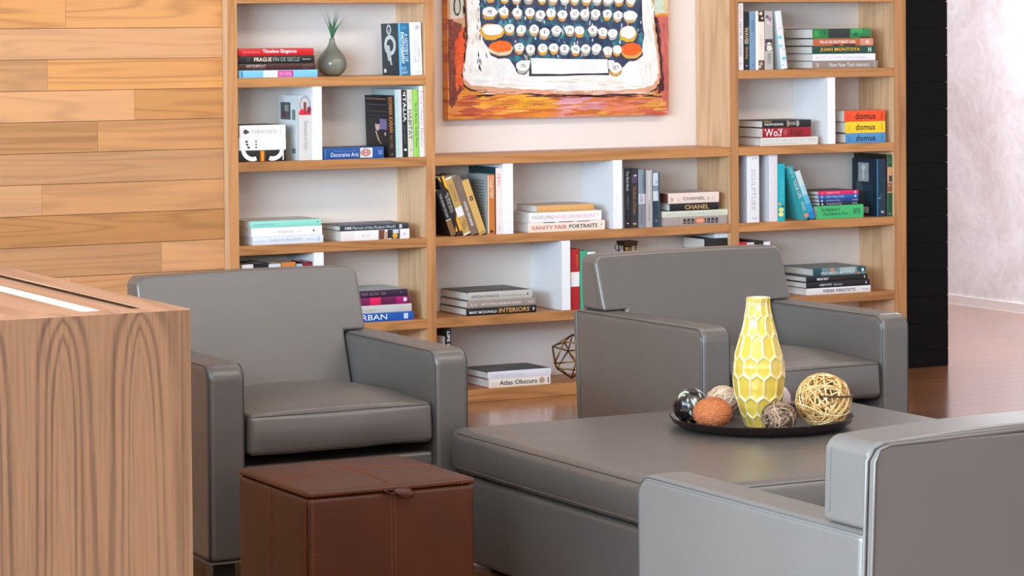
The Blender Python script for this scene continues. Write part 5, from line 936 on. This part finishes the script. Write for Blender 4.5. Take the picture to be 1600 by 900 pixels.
# dark polished ball with inlaid patches
t = thing('inlaid_ball', 'black polished ball with pale shell inlay at the left end of the tray', 'decorative ball', (-1.700, -3.648, BZ))
N = NT('dark_shell_inlay'); tc = N.n('ShaderNodeTexCoord'); mp = N.n('ShaderNodeMapping'); mp.inputs['Rotation'].default_value = (0.4, 0.6, 0.3); mp.inputs['Scale'].default_value = (1, 1, 0.45); N.l(tc, 'Object', mp, 'Vector')
wv = N.n('ShaderNodeTexNoise', Scale=22.0, Detail=1.5, Distortion=2.2); N.l(mp, 0, wv, 'Vector')
cr = N.n('ShaderNodeValToRGB'); N.l(wv, 0, cr, 0); e = cr.color_ramp.elements
e[0].position = 0.47; e[0].color = (*rgb((26, 20, 22)), 1); e[1].position = 0.57; e[1].color = (*rgb((38, 34, 48)), 1)
q = e.new(0.505); q.color = (*rgb((120, 104, 88)), 1); q = e.new(0.525); q.color = (*rgb((30, 24, 26)), 1); q = e.new(0.62); q.color = (*rgb((176, 186, 160)), 1); q = e.new(0.68); q.color = (*rgb((196, 190, 176)), 1)
N.l(cr, 0, N.b, 'Base Color'); N.b.inputs['Roughness'].default_value = 0.18; N.bump(wv.outputs[0], 0.1, 0.001)
mb = MB(); mb.lathe([(0.0545*math.sin(PI*k/40), 0.0545-0.0545*math.cos(PI*k/40)) for k in range(41)], 64)
mb.build('inlaid_shell', N.mat, t)
# pink shell ball behind the vase
t = thing('petal_ball', 'pale pink ball of overlapping petals, mostly hidden behind the yellow vase', 'decorative ball', (-1.375, -3.618, BZ))
mb = MB(); rr = random.Random(4)
mb.lathe([(0.044*math.sin(PI*k/16), 0.048-0.044*math.cos(PI*k/16)) for k in range(17)], 32, rgb((196, 170, 160)))
for i in range(70):
    d = Vector((rr.gauss(0, 1), rr.gauss(0, 1), rr.gauss(0, 1))).normalized(); a = d.orthogonal().normalized(); b = d.cross(a); w = rr.uniform(0.011, 0.016)
    ring_ = []
    for k in range(9):
        an = 2*PI*k/9; p = d*(0.0475 if k not in (3, 4, 5) else 0.0455)+a*math.cos(an)*w*1.3+b*math.sin(an)*w
        p = p.normalized()*(0.0475-0.003*(math.cos(an) < 0)); ring_.append((p.x, p.y, 0.048+p.z))
    c0 = d*0.0482
    mb.add([(c0.x, c0.y, 0.048+c0.z)]+ring_, [(0, 1+k, 1+(k+1) % 9) for k in range(9)], tuple(q*rr.uniform(0.85, 1.05) for q in rgb((226, 204, 196))))
mb.build('petals', mat_attr('dried_petal', 0.6, 0.1, 0.1), t)

# ================================================================== SHELF ORNAMENTS
t = thing('bud_vase', 'round grey ceramic bud vase between book stacks on the top left shelf', 'vase', (-1.150, 0.17, 1.4283))
mb = MB()
pv = [(0, 0), (.024, 0.0), (.040, .006), (.053, .018), (.0615, .036), (.0635, .055), (.060, .074), (.050, .092), (.036, .108), (.024, .122), (.016, .136), (.0125, .150), (.0118, .160), (.0108, .161), (.0098, .160), (.0100, .148), (.012, .13), (.0, .12)]
mb.lathe(pv, 56, rgb((124, 124, 110)))
gz = mat_attr('grey_glaze', 0.22, 0.18, 0.04, scale=14); mb.build('ceramic_body', gz, t)
t2 = thing('plant', 'tuft of thin green grass leaves standing in the round grey vase', 'plant', (-1.150, 0.17, 1.4283))
mb = MB(); rr = random.Random(2)
blades = [(-.030, .10, .112, .0015), (-.012, .02, .105, .0013), (.030, -.01, .128, .0016), (.048, .03, .118, .0016), (.072, .0, .090, .0022), (.022, .03, .07, .0042), (-.006, -.02, .065, .0046), (.012, .0, .072, .005), (-.020, .0, .085, .004), (.034, .01, .055, .0044), (.002, .02, .055, .005), (.026, -.02, .088, .0036), (-.012, -.01, .078, .0036), (.016, .02, .064, .005), (-.026, .03, .125, .0012), (.012, -.03, .12, .0012)]
for i, (dx, dy, h, w) in enumerate(blades):
    pts = []; n = 9
    for k in range(n+1):
        q = k/n; pts.append(Vector((rr.uniform(-.003, .003)*0+dx*q**1.6, dy*0.5*q**1.5, 0.145+(h*1.06+0.02)*q)))
    vs = []; fs = []
    for k, p in enumerate(pts):
        q = k/n; ww = w*(0.7+0.6*math.sin(PI*min(1, q*1.1)))*(1-q**3)+0.0002
        vs += [p+Vector((-ww, 0, 0)), p+Vector((0, -ww*0.5, 0)), p+Vector((ww, 0, 0))]
    for k in range(n):
        for m in range(2): fs.append((3*k+m, 3*k+m+1, 3*k+m+4, 3*k+m+3))
    g = rr.uniform(0.7, 1.3); mb.add(vs, fs, tuple(q*g for q in rgb((44, 104, 66) if w > .002 else (70, 90, 84))), smooth=True)
mb.build('leaves', mat_attr('leaf', 0.5, 0.2, 0.1), t2)

# brass frame polyhedron
t = thing('wire_polyhedron', 'openwork brass polyhedron of thin rods on the lowest shelf behind the right armchair', 'ornament', (-0.004, 0.13, 0.0553))
phi_ = (1+5**0.5)/2
V = [Vector(p).normalized() for p in [(0, a, b*phi_) for a in (-1, 1) for b in (-1, 1)]+[(a, b*phi_, 0) for a in (-1, 1) for b in (-1, 1)]+[(b*phi_, 0, a) for a in (-1, 1) for b in (-1, 1)]]
Rm = Matrix.Rotation(0.36, 3, 'Y') @ Matrix.Rotation(0.25, 3, 'X') @ Matrix.Rotation(0.3, 3, 'Z')
V = [Rm @ v*0.1 for v in V]; zmin = min(v.z for v in V)
mb = MB(); el = min((V[0]-v).length for v in V[1:])
for i in range(12):
    for j in range(i):
        if (V[i]-V[j]).length < el*1.05: mb.tube([V[i]+Vector((0, 0, 0.005-zmin)), V[j]+Vector((0, 0, 0.005-zmin))], 0.0034, 6)
for v in V: mb.lathe([(0.0001, -.0035), (.0030, -.0018), (.0030, .0018), (.0001, .0035)], 8, center=(v.x, v.y, v.z+0.005-zmin))
mb.build('rod_frame', M['brass'], t)

# brass lantern
t = thing('lantern', 'small brass lantern with a dark cap showing above the right armchair back', 'lantern', (0.292, 0.14, 0.3775))
mb = MB()
mb.box(-.034, .034, -.034, .034, 0, .012); mb.prism([(-.030, .262), (.030, .262), (.036, .278), (.036, .283), (-.036, .283), (-.036, .278)], 'y', -.036, .036)
for x in (-.03, .026):
    for y in (-.03, .026): mb.box(x, x+.004, y, y+.004, .012, .264)
mb.build('lantern_frame', M['brassdark'], t)
mb = MB(); mb.lathe([(0, .012), (.018, .012), (.018, .235), (.021, .25), (.019, .262), (0, .262)], 24); mb.build('brass_tube', M['brass'], t)
mb = MB(); mb.tube([(-.036+.016*math.cos(a)-.012, 0, .256+.016*math.sin(a)) for a in [2*PI*k/20 for k in range(20)]], .0018, 6, closed=True); mb.build('ring_handle', M['brassdark'], t)

# ================================================================== PAINTING
# canvas hung in the niche; coordinates on the canvas: a across (0..1.137 m), b height above its lower edge
PX, PZ, PY = -0.558, 1.2245, 0.245
t = thing('painting', 'large canvas painting of a white typewriter with orange and teal, hung in the niche', 'painting', (PX, PY, PZ))
PW, PHt = 1.137, 1.02
N = NT('streaked_orange_paint'); tc = N.n('ShaderNodeTexCoord')
mp = N.n('ShaderNodeMapping'); mp.inputs['Scale'].default_value = (1.6, 1, 11); N.l(tc, 'Object', mp, 'Vector')
a_ = N.n('ShaderNodeTexNoise', Scale=1.7, Detail=5.0, Roughness=0.6, Distortion=0.8); N.l(mp, 0, a_, 'Vector')
cr = N.n('ShaderNodeValToRGB'); N.l(a_, 0, cr, 0); e = cr.color_ramp.elements
e[0].position = 0.28; e[0].color = (*rgb((150, 66, 40)), 1); e[1].position = 0.72; e[1].color = (*rgb((214, 150, 150)), 1)
q = e.new(0.42); q.color = (*rgb((190, 96, 48)), 1); q = e.new(0.525); q.color = (*rgb((222, 142, 30)), 1); q = e.new(0.58); q.color = (*rgb((212, 122, 78)), 1)
N.l(cr, 0, N.b, 'Base Color'); N.b.inputs['Roughness'].default_value = 0.45; N.bump(a_.outputs[0], 0.5, 0.003)
bgm = N.mat
N = NT('impasto_paint'); at = N.n('ShaderNodeAttribute'); at.attribute_name = 'Col'; tc = N.n('ShaderNodeTexCoord')
n1 = N.n('ShaderNodeTexNoise', Scale=38.0, Detail=4.0, Distortion=1.5); N.l(tc, 'Object', n1, 'Vector'); n2 = N.n('ShaderNodeTexNoise', Scale=9.0, Detail=3.0, Distortion=1.0); N.l(tc, 'Object', n2, 'Vector')
g = N.mathn('ADD', N.mathn('MULTIPLY', n2.outputs[0], 0.5), 0.75); sc = N.n('ShaderNodeVectorMath', operation='SCALE'); N.l(at, 'Color', sc, 0); N.t.links.new(g, sc.inputs['Scale']); N.l(sc, 0, N.b, 'Base Color')
N.b.inputs['Roughness'].default_value = 0.4; N.bump(n1.outputs[0], 0.8, 0.006); imp = N.mat
N = NT('teal_navy_paint'); tc = N.n('ShaderNodeTexCoord'); n1 = N.n('ShaderNodeTexNoise', Scale=14.0, Detail=3.0, Distortion=1.0); N.l(tc, 'Object', n1, 'Vector')
cr = N.n('ShaderNodeValToRGB'); N.l(n1, 0, cr, 0); e = cr.color_ramp.elements; e[0].position = 0.35; e[0].color = (*rgb((28, 30, 56)), 1); e[1].position = 0.68; e[1].color = (*rgb((60, 130, 140)), 1)
q = e.new(0.45); q.color = (*rgb((20, 66, 96)), 1); q = e.new(0.53); q.color = (*rgb((66, 44, 76)), 1); q = e.new(0.58); q.color = (*rgb((24, 94, 110)), 1)
N.l(cr, 0, N.b, 'Base Color'); N.b.inputs['Roughness'].default_value = 0.4; N.bump(n1.outputs[0], 0.7, 0.004); well = N.mat
mb = MB(); mb.box(0, PW, 0, 0.048, 0, PHt, rgb((120, 80, 60)), 0)
K = PW/344.5
def P2(u, v):
    """canvas measures read off the photographed canvas"""
    uu = (u-699.5); return (uu*K, (187-0.0218*uu-v)*0.00284)
pr_ = random.Random(12)
def blob(pts, lay, col, mi=1, wob=0.002, th=None, sub=5):
    q = []
    n = len(pts)
    for i in range(n):
        a = pts[i]; b = pts[(i+1) % n]
        for k in range(sub):
            f_ = k/sub; q.append((a[0]+(b[0]-a[0])*f_+pr_.uniform(-wob, wob), a[1]+(b[1]-a[1])*f_+pr_.uniform(-wob, wob)))
    mb.prism(q, 'y', -lay, 0.002, rgb(col), mi)
def ell(u, v, ru, rv, lay, col, mi=1, wob=0.0015, n=18):
    c = P2(u, v); q = []
    for k in range(n):
        a = 2*PI*k/n; w = 1+pr_.uniform(-0.08, 0.08); q.append((c[0]+ru*K*math.cos(a)*w, c[1]+rv*0.00284*math.sin(a)*w))
    mb.prism(q, 'y', -lay, 0.001, rgb(col), mi)
# side fields of colour
blob([P2(700, -120), P2(724, -120), P2(726, 40), P2(704, 60), P2(700, 60)], .0010, (196, 150, 110))
blob([P2(700, 30), P2(722, 38), P2(716, 90), P2(722, 140), P2(702, 165)], .0014, (120, 52, 38))
blob([P2(724, 40), P2(728, 95), P2(724, 140), P2(715, 130), P2(709, 95), P2(713, 60)], .0022, (222, 84, 24))
blob([P2(703, -20), P2(722, -20), P2(723, 28), P2(704, 30)], .0026, (206, 198, 184)); ell(714, 10, 5.5, 15, .0034, (40, 38, 40)); ell(714, 10, 3.6, 12, .0042, (196, 190, 180))
blob([P2(1018, 20), P2(1044, 20), P2(1044, 175), P2(1022, 145), P2(1036, 130)], .0012, (196, 96, 84))
blob([P2(1018, -60), P2(1044, -60), P2(1044, 16), P2(1020, 18)], .0016, (212, 190, 140)); blob([P2(1022, -40), P2(1036, -40), P2(1036, 14), P2(1022, 14)], .002, (196, 206, 190))
blob([P2(1019, 20), P2(1024, 22), P2(1038, 120), P2(1036, 140), P2(1026, 146), P2(1030, 110)], .0022, (70, 26, 34))
# dark contour, warm under-rim and white body of the machine
body = [(724, -120), (730, 60), (725, 95), (722, 118), (725, 130), (734, 138), (790, 142), (850, 146), (905, 148), (965, 146), (1008, 141), (1021, 136), (1028, 126), (1030, 110), (1026, 70), (1020, 25), (1014, -120)]
blob([P2(u+(2 if u > 900 else -2), v+(4 if v > 120 else 0)) for u, v in body], .0022, (62, 30, 34), wob=.003)
blob([P2(u+(1 if u > 900 else -1), v+(1 if v > 120 else 0)) for u, v in body], .0030, (216, 158, 124), wob=.003)
blob([P2(u-(3 if u > 900 else 0), v-(5 if v > 120 else 0)) for u, v in body], .0042, (232, 228, 224), wob=.0025)
kw = [(746, -120), (748, 30), (752, 62), (766, 84), (792, 92), (800, 104), (806, 112), (816, 93), (955, 92), (962, 110), (975, 98), (1000, 78), (1004, 50), (1001, 20), (999, -120)]
blob([P2(*p) for p in kw], .0050, (30, 60, 80), mi=2, wob=.002)
blob([P2(824, 91), P2(945, 91), P2(947, 116), P2(822, 118)], .0062, (40, 36, 44), wob=.002)
blob([P2(825, 90), P2(944, 91), P2(945, 113), P2(826, 115)], .0105, (236, 233, 230), wob=.0015)
def key(u, v, s='', ru=7.2, rv=8.0, col=(234, 231, 228), dx=0):
    ell(u+pr_.uniform(-1, 1), v+3.2, ru*1.08, rv*1.12, .0064, pr_.choice([(44, 36, 48), (150, 110, 60), (60, 66, 84)]))
    ell(u+pr_.uniform(-1, 1), v+4.0, ru*0.9, rv*0.9, .0080, pr_.choice([(206, 150, 60), (200, 160, 110), (176, 168, 160), (214, 150, 40)]))
    ell(u, v, ru, rv*0.86, .0115, col)
    if s:
        vs, fs = text_mesh(s); c = P2(u, v); h = 0.0175; w = min(0.0145*max(1, len(s)*0.75), h*TA[(s, False)])
        mb.add([(c[0]-w/2+w*px, -.0121, c[1]-h/2+h*py) for px, py in vs], fs, rgb((40, 36, 42)), 1)
for s, u, v in (('Q', 783.6, 17), ('W', 804, 18), ('E', 823.5, 17), ('R', 840, 21), ('T', 856, 18), ('Y', 874, 20), ('U', 893, 18), ('I', 909, 18), ('O', 926, 18), ('P', 945, 18), ('S', 961.5, 20)): key(u, v, s)
key(762, 18, 'MR', 11, 9); key(981, 20, '', 11, 9)
for s, u, v in (('A', 792, 43), ('S', 810, 45), ('D', 830, 44), ('F', 846, 49), ('G', 864.5, 45), ('H', 885, 44), ('J', 900.5, 45), ('K', 921.6, 44), ('L', 937, 47), (':', 953, 49)): key(u, v, s)
ell(766, 49, 19, 13, .0066, (222, 160, 40)); ell(766, 46, 16, 9, .0115, (234, 231, 228)); ell(978, 50, 14, 13, .0066, (222, 170, 40)); ell(978, 47, 12, 10, .0115, (234, 231, 228))
for s, u, v in (('Z', 807, 73), ('X', 824, 75), ('C', 843, 74), ('V', 860, 73), ('B', 877, 74), ('N', 894, 75), ('M', 910, 74), ('?', 927, 73), (':', 945, 77), ('', 960, 75)): key(u, v, s)
ell(779, 78, 19, 13, .0070, (60, 50, 60)); ell(779, 76, 18, 11, .0085, (216, 196, 160)); ell(779, 72, 17, 9, .0115, (232, 96, 18))
ell(983, 80, 18, 13, .0070, (60, 50, 60)); ell(983, 78, 17, 12, .0085, (206, 160, 80)); ell(983, 74, 16, 10, .0115, (232, 90, 14))
key(812, 102, 'ON', 10, 9.5); key(957, 104, 'SET', 9.5, 10)
for u in (763, 785, 803, 822, 842, 860, 878, 894, 912, 929, 946, 963, 982): key(u, -6+pr_.uniform(-1, 1), '')
for u in (770, 795, 815, 835, 855, 875, 895, 915, 935, 955, 975): key(u, -34, '')
for k in range(30):
    u = pr_.uniform(752, 1000); v = pr_.uniform(-8, 86); l_ = pr_.uniform(4, 9)
    blob([P2(u, v), P2(u+1.6, v), P2(u+1.4, v+l_), P2(u+.3, v+l_)], .0060, pr_.choice([(214, 160, 40), (210, 220, 226), (90, 160, 190), (200, 200, 206)]), wob=.0006, sub=2)
# rough brush marks along the lower rim
for k in range(16):
    u = pr_.uniform(735, 1020); l_ = pr_.uniform(10, 46); v = 151-0.01*(u-735)+pr_.uniform(-3, 1)
    blob([P2(u, v), P2(u+l_, v-0.5), P2(u+l_, v+0.6), P2(u, v+0.9)], .0050, pr_.choice([(50, 26, 34), (60, 40, 60), (206, 110, 90)]), wob=.0008, sub=3)
def stroke(u, v, du, dv, wid, lay, col):
    """one lens-shaped dab of paint; wid in photographed pixels"""
    L_ = math.hypot(du, dv); nx, ny = -dv/L_, du/L_; q = []
    for k in range(7):
        f_ = k/6; w = wid*0.5*math.sin(PI*(0.08+0.84*f_))*pr_.uniform(0.8, 1.2); q.append(P2(u+du*f_+nx*w, v+dv*f_+ny*w))
    for k in range(6, -1, -1):
        f_ = k/6; w = wid*0.5*math.sin(PI*(0.08+0.84*f_))*pr_.uniform(0.8, 1.2); q.append(P2(u+du*f_-nx*w, v+dv*f_-ny*w))
    mb.prism(q, 'y', -lay, 0.001, rgb(col), 1)
def vary(c, a=14): g = pr_.uniform(-a, a); return tuple(max(0, min(255, x+g+pr_.uniform(-5, 5))) for x in c)
for k in range(150):      # table colours below the machine
    u = pr_.uniform(702, 1030); v = pr_.uniform(149, 180)
    c = (176, 70, 44) if u < 735 else (206, 112, 34) if v > 172 and u < 930 else (222, 150, 34) if u < 845 else (214, 146, 156) if u < 915 else (212, 118, 86) if u < 985 else (218, 150, 70) if v < 168 else (190, 84, 62)
    if pr_.random() < 0.18: c = pr_.choice([(196, 84, 48), (226, 166, 60), (206, 120, 110)])
    l_ = min(pr_.uniform(16, 48), 1040-u); stroke(u, v, l_, pr_.uniform(-2.5, 1.0)-0.01*l_, pr_.uniform(2.5, 5.0), 0.0012+0.000006*k, vary(c))
for k in range(46):       # dark brick field at the left, pink red at the right
    v = pr_.uniform(28, 150); stroke(pr_.uniform(702, 713), v, pr_.uniform(-2, 3), pr_.uniform(10, 24), pr_.uniform(2.5, 4.5), 0.0024+0.000006*k, vary((128, 52, 38)))
    v = pr_.uniform(22, 140); stroke(pr_.uniform(1031, 1041), v, pr_.uniform(-1, 2), pr_.uniform(12, 28), pr_.uniform(2.5, 5), 0.0024+0.000006*k, vary((188, 92, 84)))
for k in range(14): stroke(714+pr_.uniform(-2, 4), 50+6*k, pr_.uniform(-2, 2), 14, 4.5, 0.0032+0.00001*k, vary((224, 86, 26)))
for k in range(16): stroke(1025+0.55*k+pr_.uniform(-1, 1), 22+7*k, 2.2, 13, 4.2, 0.0034+0.00001*k, vary((64, 26, 34), 8))
for k in range(170):      # thick white and cream on the casing
    z_ = pr_.random()
    if z_ < 0.28: u, v, du, dv = pr_.uniform(730, 744), pr_.uniform(-4, 104), pr_.uniform(-2, 3), pr_.uniform(8, 22)
    elif z_ < 0.56: u, v, du, dv = pr_.uniform(1004, 1018), pr_.uniform(-4, 104), pr_.uniform(0, 3), pr_.uniform(8, 22)
    else: u, v, du, dv = pr_.uniform(736, 985), pr_.uniform(121, 136), pr_.uniform(12, 34), pr_.uniform(-2, 2)
    stroke(u, v, du, dv, pr_.uniform(1.5, 3.6), 0.0046+0.00001*k, vary(pr_.choice([(238, 236, 232), (230, 222, 212), (240, 238, 236), (222, 206, 190), (232, 228, 226)]), 5))
for k in range(60):       # salmon under-rim, thin dark contour marks
    u = pr_.uniform(740, 1000); stroke(u, 143.5+pr_.uniform(-2.5, 2.5), pr_.uniform(14, 34), pr_.uniform(-1.5, 0.8), pr_.uniform(1.8, 3.2), 0.0052+0.00001*k, vary(pr_.choice([(222, 170, 140), (214, 146, 116), (232, 196, 174)]), 8))
for k in range(26): u = pr_.uniform(740, 1012); stroke(u, 149.5+pr_.uniform(-1, 1), pr_.uniform(10, 30), pr_.uniform(-1.2, 0.4), pr_.uniform(0.9, 1.8), 0.0056, vary((60, 28, 34), 8))
for k in range(40): stroke(pr_.choice([724, 725, 745, 747])+pr_.uniform(-1.5, 1.5), pr_.uniform(-4, 108), pr_.uniform(-1, 1), pr_.uniform(3, 10), pr_.uniform(0.7, 1.5), 0.0064, vary((44, 34, 40), 8))
for k in range(150):      # dabs between the keys
    stroke(pr_.uniform(752, 998), pr_.uniform(-8, 86), pr_.uniform(-3, 3), pr_.uniform(3, 9), pr_.uniform(1.0, 2.6), 0.0053+0.000004*k, vary(pr_.choice([(22, 28, 54), (24, 92, 110), (30, 120, 130), (70, 46, 84), (120, 176, 200), (26, 60, 96), (224, 228, 232)]), 8))
mb.build('canvas', [bgm, imp, well], t)
